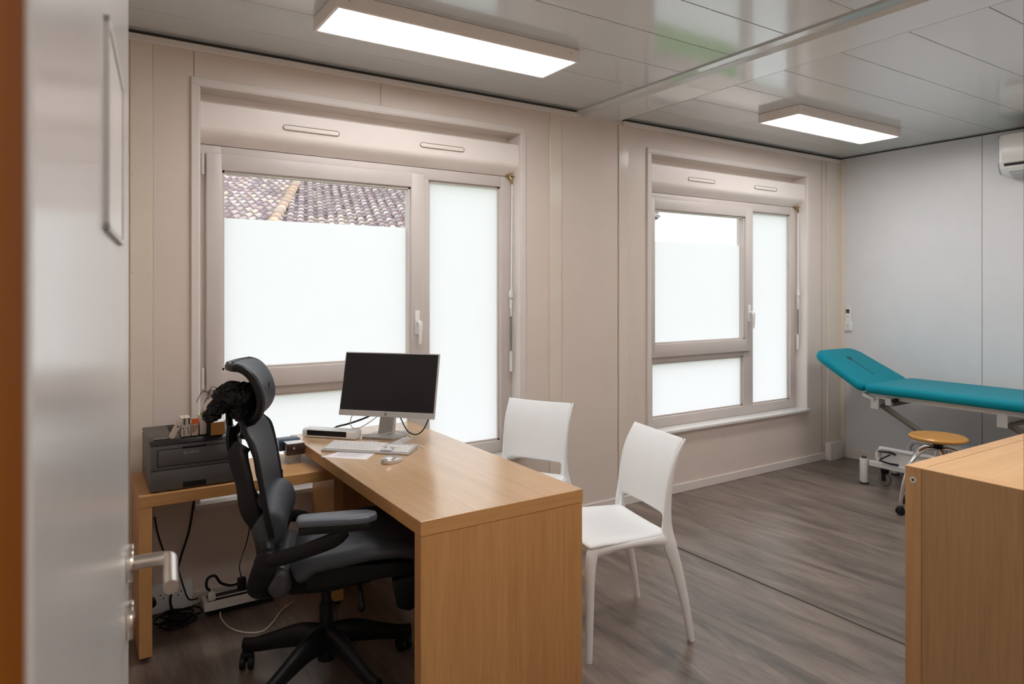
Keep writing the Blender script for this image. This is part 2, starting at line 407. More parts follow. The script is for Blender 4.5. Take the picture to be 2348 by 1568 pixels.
# cornice strips
struct('trim_11', M().box(XL, 2.706, YB-.02, YB, 2.556, 2.586, .003, 1).box(3.10, XR, YB-.02, YB, 2.556, 2.586, .003, 1), white_trim)
struct('trim_12', M().box(XL, 2.704, YB-.012, YB-.001, 2.5865, 2.6), gap, smooth=0)
struct('trim_13', M().box(3.102, XR, YB-.012, YB-.001, 2.5865, 2.6).box(XR-.008, XR+.001, YF, YB-.012, 2.592, 2.6), gap, smooth=0)
struct('baseboard_back', M().box(2.68, 5.40, YB-.012, YB, 0, .062, .003, 1).box(XL, 2.66, YB-.012, YB, 0, .062, .003, 1), white_trim)
struct('baseboard_right', M().box(XR-.012, XR, YF, 3.37, 0, .085, .003, 1), white_trim)

# ------------------------------------------------------------------ windows
def window(n, ox):
    root = bpy.data.objects.new('window_%d' % n, None); COL.objects.link(root); root.location = (W1+ox, YB, ZS); root['kind'] = 'structure'
    root['label'] = ['white window behind the desk, tiled roof in its clear upper strip', 'white window nearer the teal couch, sky in its clear upper strip'][n-1]
    a, b = W1+ox, W2+ox
    X = lambda v: v+ox
    t = M(); w = .036; y0, y1 = YB-.014, YB+.002
    t.box(a-w, a, y0, y1, ZS-.02, ZT+.0005, .003, 1).box(b, b+w, y0, y1, ZS-.02, ZT+.0005, .003, 1).box(a-w, b+w, y0, y1, ZT, ZT+w, .003, 1)
    t.box(a-.001, a+.004, YB-.01, YB+.15, ZS, ZT).box(b-.004, b+.001, YB-.01, YB+.15, ZS, ZT).box(a, b, YB-.01, YB+.15, ZT-.004, ZT+.001)
    obj('window_trim', t, white_trim, root)
    obj('window_sill', M().box(a-.02, b+.02, YB-.035, YB+.10, ZS-.022, ZS, .004, 2), white_gloss, root)
    f = M(); fy0, fy1 = 3.525, 3.60
    f.box(a+.004, X(.60), fy0, fy1, ZS, 2.146, .005, 2).box(X(2.195), b-.004, fy0, fy1, ZS, 2.146, .005, 2)
    f.box(a+.01, b-.01, fy0+.001, fy1, 2.083, 2.148, .005, 2).box(a+.01, b-.01, fy0+.001, fy1, ZS, .53, .005, 2)
    f.box(X(1.598), X(1.711), fy0+.002, fy1, ZS+.01, 2.14, .005, 2).box(X(.55), X(1.63), fy0+.006, fy1, .926, 1.02, .005, 2)
    # stepped beads round the fixed panes
    for (p, q, z0, z1) in ((.60, 1.597, .53, .926), (1.711, 2.195, .53, 2.083)):
        c = .012
        f.box(X(p), X(p+c), 3.545, 3.575, z0, z1).box(X(q-c), X(q), 3.545, 3.575, z0, z1).box(X(p), X(q), 3.545, 3.575, z0, z0+c).box(X(p), X(q), 3.545, 3.575, z1-c, z1)
    obj('window_frame', f, pvc, root)
    sh = M(); p0, p1, q0, q1 = X(.528), X(1.668), .968, 2.108
    sy0, sy1 = 3.498, 3.575
    sh.box(p0, X(.60), sy0, sy1, q0, q1, .006, 2).box(X(1.588), p1, sy0, sy1, q0, q1, .006, 2)
    sh.box(p0+.01, p1-.01, sy0+.0006, sy1, q0, 1.062, .006, 2).box(p0+.01, p1-.01, sy0+.0006, sy1, 2.028, q1, .006, 2)
    c = .011
    sh.box(X(.60), X(.60+c), 3.515, 3.56, 1.062, 2.028).box(X(1.588-c), X(1.588), 3.515, 3.56, 1.062, 2.028).box(X(.60), X(1.588), 3.515, 3.56, 1.062, 1.062+c).box(X(.60), X(1.588), 3.515, 3.56, 2.028-c, 2.028)
    so = obj('sash', sh, pvc, root)
    g = M()
    for p, q, z0, z1 in ((.606, 1.582, 1.068, 2.022), (.606, 1.591, .536, .920), (1.717, 2.189, .536, 2.077)):
        r = .0035
        g.box(X(p), X(p)+r, 3.549, 3.553, z0, z1).box(X(q)-r, X(q), 3.549, 3.553, z0, z1).box(X(p), X(q), 3.549, 3.553, z0, z0+r).box(X(p), X(q), 3.549, 3.553, z1-r, z1)
    obj('gasket', g, pvc_grey, root, smooth=0)
    for nm, (p, q, z0, z1, zf) in (('upper', (.60, 1.588, 1.062, 2.028, 1.803)), ('lower', (.60, 1.597, .53, .926, .926)), ('side', (1.711, 2.195, .53, 2.083, 2.083))):
        pn = obj('glass_pane', M().box(X(p), X(q), 3.556, 3.560, z0, z1), glass, root, smooth=0)
        obj('frosted_film', M().quad((X(p), 3.5545, z0), (X(q), 3.5545, z0), (X(q), 3.5545, zf), (X(p), 3.5545, zf)), film, pn, smooth=0, label='frosted white film on the glass')
    h = M(); hx = X(1.622)
    h.box(hx-.015, hx+.015, sy0-.010, sy0+.001, 1.20, 1.335, .005, 2)
    h.tube([(hx, sy0-.005, 1.272), (hx, sy0-.032, 1.272), (hx, sy0-.045, 1.262), (hx, sy0-.048, 1.235), (hx, sy0-.046, 1.19), (hx, sy0-.042, 1.15)], [(.011, .011), (.011, .011), (.010, .012), (.008, .012), (.007, .011), (.006, .010)], n=12, ref=(0, 1, 0.01))
    obj('window_handle', h, white_gloss, root)
    hg = M()
    for z in (2.05, 1.03): obj('hinge', M().cyl((X(.512), sy0+.002, z-.05), (X(.512), sy0+.002, z+.05), .008, n=12), pvc, root)
    sb = M().prism([(3.443, 2.33), (3.443, 2.218), (3.446, 2.206), (3.456, 2.194), (3.472, 2.182), (3.524, 2.150), (3.61, 2.150), (3.61, 2.342), (3.50, 2.338), (3.455, 2.336)], 'x', a+.005, b-.005)
    sb.box(a+.005, b-.005, 3.565, 3.60, 2.338, 2.398)
    bx = obj('roller_shutter_box', sb, pvc_box, root, smooth=30)
    for (p, q) in ((.872, 1.155), (1.616, 1.891)):
        v = M(); zc, hh = 2.2585, .012
        pts = [(X(p)+hh, zc+hh), (X(q)-hh, zc+hh)]+[(X(q)-hh+hh*math.sin(k*PI/6), zc+hh*math.cos(k*PI/6)) for k in range(1, 6)]+[(X(q)-hh, zc-hh), (X(p)+hh, zc-hh)]+[(X(p)+hh-hh*math.sin(k*PI/6), zc-hh*math.cos(k*PI/6)) for k in range(1, 6)]
        v.prism(pts, 'y', 3.4375, 3.444, .0012)
        vo = obj('air_vent', v, pvc_box, bx)
        r = M(); P = [(x, 3.4425, z) for x, z in pts]; r.tube([(x, 3.4372, z) for x, y, z in P+[P[0]]], .0021, n=6, smooth=0)
        obj('vent_rim', r, seam, bx)
    cr = M(); cx, cy = X(2.252), 3.493
    cr.tube([(cx+.006, cy+.004, 2.10), (cx, cy, 1.6), (cx-.006, cy-.004, 1.37), (cx-.004, cy, 1.0), (cx-.004, cy, .95)], .005, n=8, smooth=3)
    cr.cyl((cx-.006, cy-.004, 1.34), (cx-.006, cy-.004, 1.45), .0085, n=12).cyl((cx-.004, cy, .955), (cx-.004, cy, 1.07), .0095, n=12).cyl((cx-.012, cy-.012, 1.405), (cx-.012, cy-.012, 1.445), .013, n=12)
    co = obj('shutter_crank', cr, white_gloss, root)
    obj('crank_grip', M().cyl((cx-.006, cy-.002, 1.08), (cx-.007, cy-.004, 1.29), .0062, n=10), mat('crank_grey%d' % n, (.22, .20, .18), .4), co, label='dark grey crank section')
    j = M(); j.tube([(cx-.022, cy+.02, 2.152), (cx-.006, cy, 2.135), (cx+.004, cy+.003, 2.10)], .007, n=8, smooth=3); j.box(cx-.025, cx+.020, cy-.006, cy+.03, 2.146, 2.153)
    obj('crank_joint', j, brass, co, label='brass crank joint')
    return root
window(1, 0); window(2, DX)

# ------------------------------------------------------------------ outside
def cw(lat, D, z):                      # house axes are turned against the room by 32.85 degrees
    a = math.radians(32.85); c, s = math.cos(a), math.sin(a)
    return Vector((c*lat+s*D, -s*lat+c*D, z))
tr = obj('bounce_ground', M().box(-30, 40, YB+.2, 5.3, -.30, -.25), mat('pale_bounce', (.62, .60, .57), .8, var=.05), smooth=0)  # unseen pale ground, added so the frosted panes look brighter and less green
tr['kind'] = 'structure'; tr['label'] = 'unseen pale ground strip added outside the windows to brighten the frosted panes'
lawn = obj('lawn', M().box(-30, 40, 5.3, 40, -.30, -.25), lawn_mat, smooth=0)
lawn['kind'] = 'structure'; lawn['label'] = 'green lawn outside the windows'
house = thing('neighbour_house', 'neighbouring house with weathered clay tile roof seen through the window behind the desk', 'house', cw(-2, 12, -.25))
def tiles(name, zf, g, region, pitch, row, matr, s0, s1, t0, t1, seed):
    """g: unit slope direction (lat, D); tiles laid along g, columns across it"""
    rnd = random.Random(seed); bm = bmesh.new(); lay = bm.faces.layers.float.new('tile_random')
    e = (g[1], -g[0]); n = 6
    sl = (zf(g[0], g[1])-zf(0, 0)); nrm = Vector((0, 0, 1))
    ns = int((s1-s0)/pitch); ntt = int((t1-t0)/row)
    for i in range(ns):
        for cover in (0, 1):
            off = rnd.random()*row
            for j in range(ntt):
                s = s0+(i+.5*cover)*pitch+rnd.uniform(-.005, .005); t = t0+j*row+off
                la, D = s*e[0]+t*g[0], s*e[1]+t*g[1]
                if not region(la, D): continue
                q = rnd.random(); L = row*1.12
                rings = []
                for k, (tt, w, up) in enumerate(((t, pitch*.36, .028), (t+L, pitch*.29, .0))):
                    ring = []
                    for m in range(n+1):
                        a = PI*m/n; ds = math.cos(a)*w*1.05; dz = math.sin(a)*w*.95
                        dz = (dz+.025+up*.8) if cover else (.04-dz+up*.8)
                        ss = s+ds; l2, D2 = ss*e[0]+tt*g[0], ss*e[1]+tt*g[1]
                        ring.append(bm.verts.new(cw(l2, D2, zf(l2, D2)+dz)))
                    rings.append(ring)
                for m in range(n):
                    f = bm.faces.new((rings[0][m], rings[0][m+1], rings[1][m+1], rings[1][m])); f[lay] = q
                if cover:
                    c0 = cw(s*e[0]+t*g[0], s*e[1]+t*g[1], zf(s*e[0]+t*g[0], s*e[1]+t*g[1])+.03); cv = bm.verts.new(c0)
                    for m in range(n):
                        f = bm.faces.new((rings[0][m+1], rings[0][m], cv)); f[lay] = .43
    b = M(); b.bm.free(); b.bm = bm
    return obj(name, b, matr, house)
zr = lambda la, D: 3.73-.1*(la+4.36)+.331*(D-14)
zl = lambda la, D: 3.73+.006*(la+4.36)+.353*(D-14)
hip = lambda D: -4.36-.2*(D-14)
def reg_r(la, D):
    if D > 13.98 or D < 9.6 or la < hip(D)+.04: return False
    return la < 3.15+(D-14)*.48
def reg_l(la, D):
    if D > 17 or D < 9.6 or la < -9.5: return False
    return la < (hip(D)-.04 if D < 14 else -4.42-.5*(D-14))
gr = (-.29, .957)
tiles('roof', zr, gr, reg_r, .155, .235, roof_mat, -9, 11, 6, 18, 3)
tiles('roof', zl, (0, 1), reg_l, .155, .235, roof_mat, -10, -2, 9, 18, 5)
hb = bmesh.new(); lay = hb.faces.layers.float.new('tile_random')
D = 9.6
while D < 14:
    p0 = cw(hip(D), D, zl(hip(D), D)+.06); p1 = cw(hip(D+.31), D+.31, zl(hip(D+.31), D+.31)+.045)
    sd = cw(1, 0, 0); rings = []; q = random.random()
    for p, w in ((p0, .13), (p1, .10)):
        rings.append([hb.verts.new(p+sd*(math.cos(PI*m/8)*w*.72)+Vector((0, 0, math.sin(PI*m/8)*w*.62))) for m in range(9)])
    hc = hb.verts.new((rings[0][0].co+rings[0][8].co)/2)
    for m in range(8):
        f = hb.faces.new((rings[0][m], rings[0][m+1], rings[1][m+1], rings[1][m])); f[lay] = q
        f = hb.faces.new((rings[0][m+1], rings[0][m], hc)); f[lay] = q
    D += .27
b = M(); b.bm.free(); b.bm = hb
obj('hip_tiles', b, hip_mat, house, label='ochre capping tiles along the hip')
ub = M()
def under(zf, pts): ub.bm.faces.new([ub.bm.verts.new(cw(la, D, zf(la, D)-.02)) for la, D in pts])
under(zr, [(hip(9.6), 9.6), (1.0, 9.6), (3.05, 13.95), (-4.3, 13.95)])
under(zl, [(-9.5, 9.6), (hip(9.6), 9.6), (-4.36, 14), (-5.9, 17), (-9.5, 17)])
obj('roof_deck', ub, mat('roof_deck_dark', (.10, .08, .075), .9), house, smooth=0)
wl = M()
P = [cw(-9, 10.3, 0), cw(-.5, 10.3, 0), cw(-.5, 13.5, 0), cw(-9, 13.5, 0)]
wl.prism([(p.x, p.y) for p in P], 'z', -.25, 1.85)
obj('wall', wl, stone_wall, house, smooth=0)

# ------------------------------------------------------------------ door on the left, handle, sign
tb = math.atan2(.099, .995)
DM = Matrix.Translation((.068, 1.160, 0)) @ Matrix.Rotation(-tb, 4, 'Z')     # local y along the door (edge = 0), local x out of its face
door = bpy.data.objects.new('door_1', None); COL.objects.link(door); door.location = (-.014, .334, 0); door['kind'] = 'structure'
door['label'] = 'open white door leaf seen edge on, with steel lever handle'
obj('door_leaf', M().box(-.042, 0, -.83, 0, .008, 2.08, .0015, 1).xf(DM), door_white, door)
dh = M(); zc = 1.062; yb = -.057
dh.cyl((0, yb, zc), (.009, yb, zc), .026, n=32, bev=.0015)
dh.tube([(.008, yb, zc), (.043, yb, zc), (.052, yb-.003, zc), (.0555, yb-.012, zc), (.0555, yb-.05, zc), (.0555, yb-.112, zc)], .0095, n=20, smooth=5)
obj('door_handle', dh.xf(DM), steel, door)
obj('key_rosette', M().cyl((0, yb, .982), (.009, yb, .982), .026, n=32, bev=.0015).cyl((.009, yb, .986), (.0105, yb, .986), .008, n=16).xf(DM), steel, door)
sgn = obj('door_sign', M().box(0, .003, -.465, -.232, 1.507, 1.688, .001, 1).xf(DM), white_gloss, None)
tag(sgn, 'white rectangular sign plate in a thin frame on the open door', 'sign')
fr = M(); 
for (p, q, r, s) in ((-.468, -.462, 1.503, 1.692), (-.236, -.230, 1.503, 1.692), (-.468, -.230, 1.503, 1.509), (-.468, -.230, 1.686, 1.692)): fr.box(0, .0045, p, q, r, s)
obj('sign_frame', fr.xf(DM), mat('sign_rim', (.52, .50, .49), .4), sgn, label='grey edge frame')
struct('trim_14', M().box(-.10, -.0152, .17, .310, 0, 2.15, .002, 1).box(.90, .945, .17, .33, 0, 2.15, .002, 1).box(-.10, .945, .17, .33, 2.10, 2.16, .002, 1), jamb_wood)

# ------------------------------------------------------------------ ceiling lights
def ceiling_light(x0, y0, label, lm=None):
    t = thing('ceiling_light', label, 'light', (x0+.595, y0+.15, 2.6), 0, 'LED ceiling panels')
    x1, y1 = x0+1.185, y0+.30; z0, z1 = 2.541, 2.599; w = .013
    f = M().box(x0, x1, y0, y0+w, z0, z1, .001, 1).box(x0, x1, y1-w, y1, z0, z1, .001, 1).box(x0, x0+w, y0+w, y1-w, z0, z1, .001, 1).box(x1-w, x1, y0+w, y1-w, z0, z1, .001, 1)
    f.box(x0+w, x1-w, y0+w, y1-w, 2.552, z1)
    obj('housing', f, pvc_box, t, smooth=0)
    obj('diffuser', M().box(x0+w, x1-w, y0+w, y1-w, 2.545, 2.5515), lm or lamp_mat, t, smooth=0)
    for x in (x0+.05, x1-.05): obj('screw', M().cyl((x, y0+.001, 2.575), (x, y0-.0015, 2.575), .003, n=8), grey_metal, t)
ceiling_light(.848, 2.555, 'long white ceiling light panel above the desk')
ceiling_light(.848, .90, 'white ceiling light panel over the doorway end of the desk half of the room')
ceiling_light(3.762, .90, 'white ceiling light panel over the cabinet half of the room, away from the windows')
ceiling_light(.30, -.95, 'unseen fill light panel added in the corridor outside the door', corridor_fill)  # added out of view to brighten the door frame, sign and desk end
ceiling_light(3.762, 2.555, 'long white ceiling light panel nearer the teal examination couch')

# ------------------------------------------------------------------ desk and side table
desk = thing('desk', 'light oak desk with thick slab end carrying the monitor', 'desk', (1.225, 2.68, 0))
x0, x1, y0, y1 = .905, 1.548, 1.925, 3.428
obj('desktop', M().box(x0, x1, y0, y1, .682, .73, .0015, 1), oak_top, desk)
ed = M().box(x0+.0005, x1-.0005, y0-.0006, y0+.002, .6835, .7285); ed.box(x0-.0006, x0+.002, y0+.001, y1, .6835, .7285)
obj('edge_band', ed, oak['x'], desk, smooth=0, label='darker oak edging')
obj('end_panel', M().box(x0+.001, x1-.001, y0+.001, y0+.048, .0, .6815, .0015, 1), oak['z'], desk)
obj('end_panel', M().box(x0+.15, x1-.001, y1-.040, y1, .0, .6815, .0015, 1), oak['z'], desk)
obj('back_panel', M().box(1.475, 1.495, y0+.048, y1-.040, .22, .6815), oak['y'], desk)

st = thing('side_table', 'lower oak side table against the wall carrying the printer', 'table', (.7, 3.19, 0))
obj('tabletop', M().box(.21, 1.045, 2.978, 3.388, .605, .650, .0015, 1), oak['x'], st)
lg = M().box(.2105, .256, 2.980, 3.386, .022, .6045, .0015, 1); obj('leg', lg, oak['z'], st)
obj('leg', M().box(1.0, 1.044, 3.05, 3.386, .022, .6045, .0015, 1), oak['z'], st)
for x in (.233, 1.022):
    for y in (3.08, 3.33): obj('foot', M().cyl((x, y, 0), (x, y, .022), .017, n=14), black, st)

# ------------------------------------------------------------------ cabinet in the right foreground
cab = thing('cabinet', 'light oak cabinet with steel bolt in the foreground beside the doorway', 'cabinet', (2.2, .65, 0))
cx0, cx1, cy0, cy1, ch = 1.795, 2.60, .36, .917, 1.0
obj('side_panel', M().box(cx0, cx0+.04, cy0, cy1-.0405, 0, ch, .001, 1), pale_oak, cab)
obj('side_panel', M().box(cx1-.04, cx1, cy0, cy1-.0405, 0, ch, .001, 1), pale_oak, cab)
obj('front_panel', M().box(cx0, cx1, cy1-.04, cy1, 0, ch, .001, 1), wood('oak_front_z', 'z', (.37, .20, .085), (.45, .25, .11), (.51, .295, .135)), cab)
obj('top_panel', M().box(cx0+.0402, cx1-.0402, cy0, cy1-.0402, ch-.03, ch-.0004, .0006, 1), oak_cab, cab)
tp = M().box(cx0+.0005, cx0+.0395, cy0, cy1-.0405, ch-.004, ch+.0002).box(cx0+.0005, cx1-.0005, cy1-.0398, cy1-.0004, ch-.004, ch+.0002)
obj('edge_band', tp, wood('oak_cabinet_edge', 'y', (.64, .385, .18), (.73, .45, .22), (.78, .50, .25), rough=.5, spec=.3), cab, smooth=0, label='paler oak band along the top edge')
bl = M().cyl((cx0-.0008, .897, .967), (cx0+.004, .897, .967), .0085, n=24)
bo = obj('bolt', bl, mat('pale_bolt', (.62, .60, .52), .4, metal=.4), cab, label='pale round bolt head')
obj('bolt_hole', M().cyl((cx0-.0012, .897, .967), (cx0+.003, .897, .967), .0035, n=6), rubber, bo)

# ------------------------------------------------------------------ white chairs
def white_chair():
    t = thing('white_chair', 'white plastic chair pulled out at the near end of the desk', 'chair', (0, 0, 0), 0, 'white plastic visitor chairs')
    k = dict(world=False)
    def seat_f(u, v):
        a = 2*u-1; hw = .198+.030*math.sin(min(1, v*1.15)*PI*.55)
        y = -.132+.385*v
        rc = max(0, abs(a)-.82)/.18
        if v > .85: y -= .008*rc*rc
        z = .452-.014*(1-a*a)*math.sin(PI*min(1, v*.9+.1)) + .004*v-.008*max(0, (v-.86)/.14)**2 - .006*rc*rc
        return (a*hw, y, z)
    obj('seat', M().grid(seat_f, 14, 14), white_plastic, t, solid=.020, sub=1, **k)
    prof = [(.440, -.112), (.47, -.121), (.50, -.124), (.54, -.125), (.60, -.129), (.66, -.138), (.72, -.153), (.78, -.176), (.835, -.208)]
    def back_f(u, v):
        a = 2*u-1; q = v*(len(prof)-1); i = min(int(q), len(prof)-2); w = q-i
        z = prof[i][0]*(1-w)+prof[i+1][0]*w; y = prof[i][1]*(1-w)+prof[i+1][1]*w
        hw = .188+.006*v
        y -= .020*(1-a*a)*(.35+.65*v)
        z -= .008*(1-a*a)*max(0, v-.8)/.2*1.0
        return (a*hw, y, z)
    obj('backrest', M().grid(back_f, 16, 16, skip=lambda u, v: .06 < v < .30 and abs(2*u-1) < .86), white_plastic, t, solid=.016, sub=1, **k)
    for s in (-1, 1):
        fl_ = M().tube([(s*.2135, .243, .0), (s*.2135, .241, .15), (s*.2135, .239, .30), (s*.2125, .234, .385), (s*.209, .218, .428), (s*.205, .170, .440)],
                       [(.013, .013), (.016, .016), (.019, .019), (.020, .023), (.016, .028), (.009, .02)], n=14, ref=(1, 0, 0))
        obj('leg', fl_, white_plastic, t, **k)
        rl = M().tube([(s*.2125, -.232, 0), (s*.2085, -.205, .15), (s*.204, -.168, .30), (s*.200, -.138, .40), (s*.194, -.128, .47), (s*.189, -.132, .55), (s*.190, -.143, .65), (s*.193, -.168, .745), (s*.196, -.214, .832)],
                      [(.014, .014), (.016, .019), (.018, .024), (.018, .029), (.010, .024), (.008, .018), (.007, .014), (.006, .010), (.005, .005)], n=14, ref=(1, 0, 0))
        obj('leg', rl, white_plastic, t, **k)
        obj('seat_rail', M().tube([(s*.197, -.13, .422), (s*.212, -.02, .434), (s*.219, .10, .436), (s*.212, .21, .426)], [(.012, .026), (.010, .015), (.010, .014), (.012, .024)], n=10, ref=(1, 0, 0)), white_plastic, t, **k)
    return t
ch1 = white_chair(); ch1.location = (1.966, 2.214, 0); ch1.rotation_euler = (0, 0, math.radians(78))
dup(ch1, (2.012, 3.010, 0), math.radians(118), 'white plastic chair half hidden behind the desk, under the wall between the windows')

# ------------------------------------------------------------------ office chair (local x forward, y to its left)
oc = thing('office_chair', 'black ergonomic office chair with headrest and armrests at the desk', 'chair', (.803, 2.54, 0), math.radians(-20))
k = dict(world=False)
bs = M(); RB = .318
angs = [math.radians(a+20) for a in (139, 67, -4, -76, -148)]
for a in angs:
    d = Vector((math.cos(a), math.sin(a), 0)); n_ = Vector((-math.sin(a), math.cos(a), 0))
    bs.tube([d*.015+Vector((0, 0, .135)), d*.10+Vector((0, 0, .138)), d*.20+Vector((0, 0, .112)), d*.285+Vector((0, 0, .088)), d*.335+Vector((0, 0, .086))], [(.034, .055), (.029, .046), (.024, .034), (.021, .028), (.016, .024)], n=12, ref=n_)
bs.cyl((0, 0, .055), (0, 0, .16), .033, n=24, bev=.004)
base = obj('star_base', bs, black, oc, **k)
for a in angs:
    d = Vector((math.cos(a), math.sin(a), 0))*RB; tw = a+1.9
    ax = Vector((-math.sin(tw), math.cos(tw), 0)); off = Vector((math.cos(tw), math.sin(tw), 0))*.018
    w = M()
    for s in (-1, 1):
        c = d+off+ax*(s*.015)+Vector((0, 0, .028)); w.cyl(c-ax*.0095, c+ax*.0095, .028, n=22, bev=.004)
    w.tube([d+Vector((0, 0, .09)), d+Vector((0, 0, .05)), d+off+Vector((0, 0, .03))], .008, n=8, smooth=3)
    w.box(-.022, .022, -.022, .022, .046, .066, .006, 2, mat=Matrix.Translation(d+off*.6) @ Matrix.Rotation(tw, 4, 'Z'))
    obj('caster', w, black, oc, **k)
g = M().cyl((0, 0, .15), (0, 0, .27), .026, n=20).cyl((0, 0, .26), (0, 0, .37), .019, n=20)
obj('gas_column', g, black, oc, **k)
mh = M().prism([(-.20, .40), (-.12, .352), (.02, .350), (.16, .372), (.26, .43), (.28, .475), (-.05, .475), (-.20, .45)], 'y', -.11, .11, .008)
mh.prism([(-.06, .40), (.30, .425), (.36, .47), (-.06, .48)], 'y', -.20, .20, .008)
mh.ball((-.07, -.115, .405), .02, .01, .02, 2).ball((.04, -.115, .42), .016, .01, .016, 2)
obj('tilt_mechanism', mh, black_soft, oc, **k)
obj('tilt_knob', M().tube([(.12, -.13, .385), (.125, -.16, .362), (.13, -.17, .325)], [.006, .009, .013], n=10, smooth=3).ball((.13, -.17, .315), .015, .015, .02, 2), black, oc, **k)
obj('tension_lever', M().tube([(.04, .06, .37), (.05, .10, .33), (.07, .12, .30)], [.006, .008, .010], n=8, smooth=3), black, oc, **k)
obj('front_flap', M().prism([(.235, .405), (.255, .30), (.30, .285), (.42, .36), (.44, .42), (.36, .425)], 'y', -.19, .19, .012), black_soft, oc, **k)
def seat_f(u, v):
    a = 2*u-1; x = -.115+.50*v
    hw = .215+.030*math.sin(PI*min(1, .25+v*.6)); e = abs(a)
    z = .488+.040*min(1, v/.55)-.055*max(0, (v-.72)/.28)**2+.012*e*e - .030*max(0, .12-v)/.12
    z -= .035*max(0, (e-.86)/.14)**2
    rc = max(0, e-.7)/.3
    x += (.03*rc**2 if v < .12 else 0)-(.045*rc**2 if v > .9 else 0)
    return (x, a*hw, z)
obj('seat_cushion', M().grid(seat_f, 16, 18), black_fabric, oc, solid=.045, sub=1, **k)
def back_f(u, v):
    a = 2*u-1; z = .60+.395*v
    x0_ = [-.175, -.188, -.200, -.210, -.220, -.232, -.262][min(6, int(v*6))]
    q = v*6; i = min(5, int(q)); w = q-i; L_ = [-.172, -.184, -.195, -.205, -.217, -.234, -.268]
    x = L_[i]*(1-w)+L_[i+1]*w
    hw = .225-.03*max(0, v-.75)/.25-.02*max(0, .2-v)/.2
    zz = z-.03*max(0, abs(a)-.75)/.25*max(0, v-.8)/.2
    x += .030*a*a-.030
    return (x, a*hw, zz)
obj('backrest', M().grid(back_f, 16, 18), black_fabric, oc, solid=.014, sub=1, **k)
bf = M()
rim = [back_f(.5+.5*a, v) for a, v in [(-1, 0), (-1, .2), (-1, .4), (-1, .6), (-1, .8), (-.95, .93), (-.75, 1.0), (0, 1.0), (.75, 1.0), (.95, .93), (1, .8), (1, .6), (1, .4), (1, .2), (1, 0)]]
bf.tube(rim, [(.010, .009)]*15, n=8, smooth=4)
# rear spine and the side wings of the frame
for s in (-1, 1):
    bf.tube([(-.27, s*.17, .915), (-.285, s*.18, .88), (-.262, s*.195, .79), (-.245, s*.20, .70), (-.205, s*.17, .63), (-.19, s*.13, .57)], [(.012, .03), (.016, .034), (.014, .03), (.014, .032), (.016, .04), (.016, .04)], n=10, ref=(0, 1, 0))
bf.tube([(-.335, 0, .93), (-.315, 0, .82), (-.275, 0, .70), (-.235, 0, .60), (-.21, 0, .50), (-.215, 0, .42), (-.17, 0, .38), (-.08, 0, .38)], [(.035, .016), (.04, .018), (.05, .022), (.07, .03), (.10, .035), (.105, .035), (.09, .03), (.06, .02)], n=12, ref=(0, 1, 0))
bf.tube([(-.268, -.17, .945), (-.278, -.10, .975), (-.295, -.03, .965), (-.33, 0, .92)], [.014, .013, .013, .014], n=8, smooth=5)
bf.tube([(-.268, .17, .945), (-.278, .10, .975), (-.295, .03, .965), (-.33, 0, .92)], [.014, .013, .013, .014], n=8, smooth=5)
for s in (-1, 1):
    bf.tube([(-.225, s*.10, .62), (-.20, s*.17, .58), (-.185, s*.205, .53)], [.03, .034, .036], n=12, smooth=4)
    bf.cyl((-.185, s*.185, .53), (-.185, s*.262, .53), .040, n=24, bev=.006)
    bf.tube([(-.185, s*.215, .53), (-.205, s*.20, .47), (-.22, s*.16, .41), (-.19, s*.09, .375)], [(.022, .04), (.024, .042), (.03, .04), (.03, .03)], n=10, ref=(0, 1, 0))
obj('back_frame', bf, black, oc, **k)
obj('lower_back_shell', M().tube([(-.150, y, .437) for y in (-.208, -.198, -.17, 0, .17, .198, .208)], [(.018, .026), (.036, .048), (.044, .060), (.046, .062), (.044, .060), (.036, .048), (.018, .026)], n=24, smooth=5, ref=(1, 0, 0)), chair_grey, oc, **k)
lum = [(-.205, .022, .035), (-.198, .045, .062), (-.17, .060, .078), (-.10, .066, .084), (0, .067, .086), (.10, .066, .084), (.17, .060, .078), (.198, .045, .062), (.205, .022, .035)]
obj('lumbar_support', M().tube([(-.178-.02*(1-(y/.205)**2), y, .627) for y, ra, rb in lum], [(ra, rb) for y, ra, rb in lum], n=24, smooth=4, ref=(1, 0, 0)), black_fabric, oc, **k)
hp = [(-.318, 1.176), (-.292, 1.178), (-.266, 1.166), (-.243, 1.142), (-.227, 1.110), (-.217, 1.075), (-.216, 1.045), (-.223, 1.018), (-.238, .995), (-.262, .976)]
def head_f(u, v):
    a = 2*u-1; q = v*(len(hp)-1); i = min(int(q), len(hp)-2); w = q-i
    x = hp[i][0]*(1-w)+hp[i+1][0]*w; z = hp[i][1]*(1-w)+hp[i+1][1]*w
    x += -.028*(1-a*a)+.012
    hw = .15-.03*(2*v-1)**4
    return (x, a*hw, z)
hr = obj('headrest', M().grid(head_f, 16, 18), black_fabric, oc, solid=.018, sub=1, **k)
hrim = [head_f(.5+.5*a, v) for a, v in [(0, 0), (-.7, 0), (-1, .06)]+[(-1, j/10) for j in range(1, 10)]+[(-1, .95), (-.7, 1), (0, 1), (.7, 1), (1, .95)]+[(1, 1-j/10) for j in range(1, 10)]+[(1, .06), (.7, 0), (0, 0)]]
obj('headrest_rim', M().tube([(x-.012, y, z) for x, y, z in hrim], [(.014, .013)]*len(hrim), n=8, smooth=3), black, hr, **k)
hpst = M().tube([(-.335, 0, .90), (-.345, 0, .98), (-.335, 0, 1.05), (-.275, 0, 1.08)], [(.022, .010), (.024, .012), (.03, .014), (.04, .02)], n=10, ref=(0, 1, 0))
hpst.cyl((-.30, -.06, 1.08), (-.30, .06, 1.08), .022, n=16)
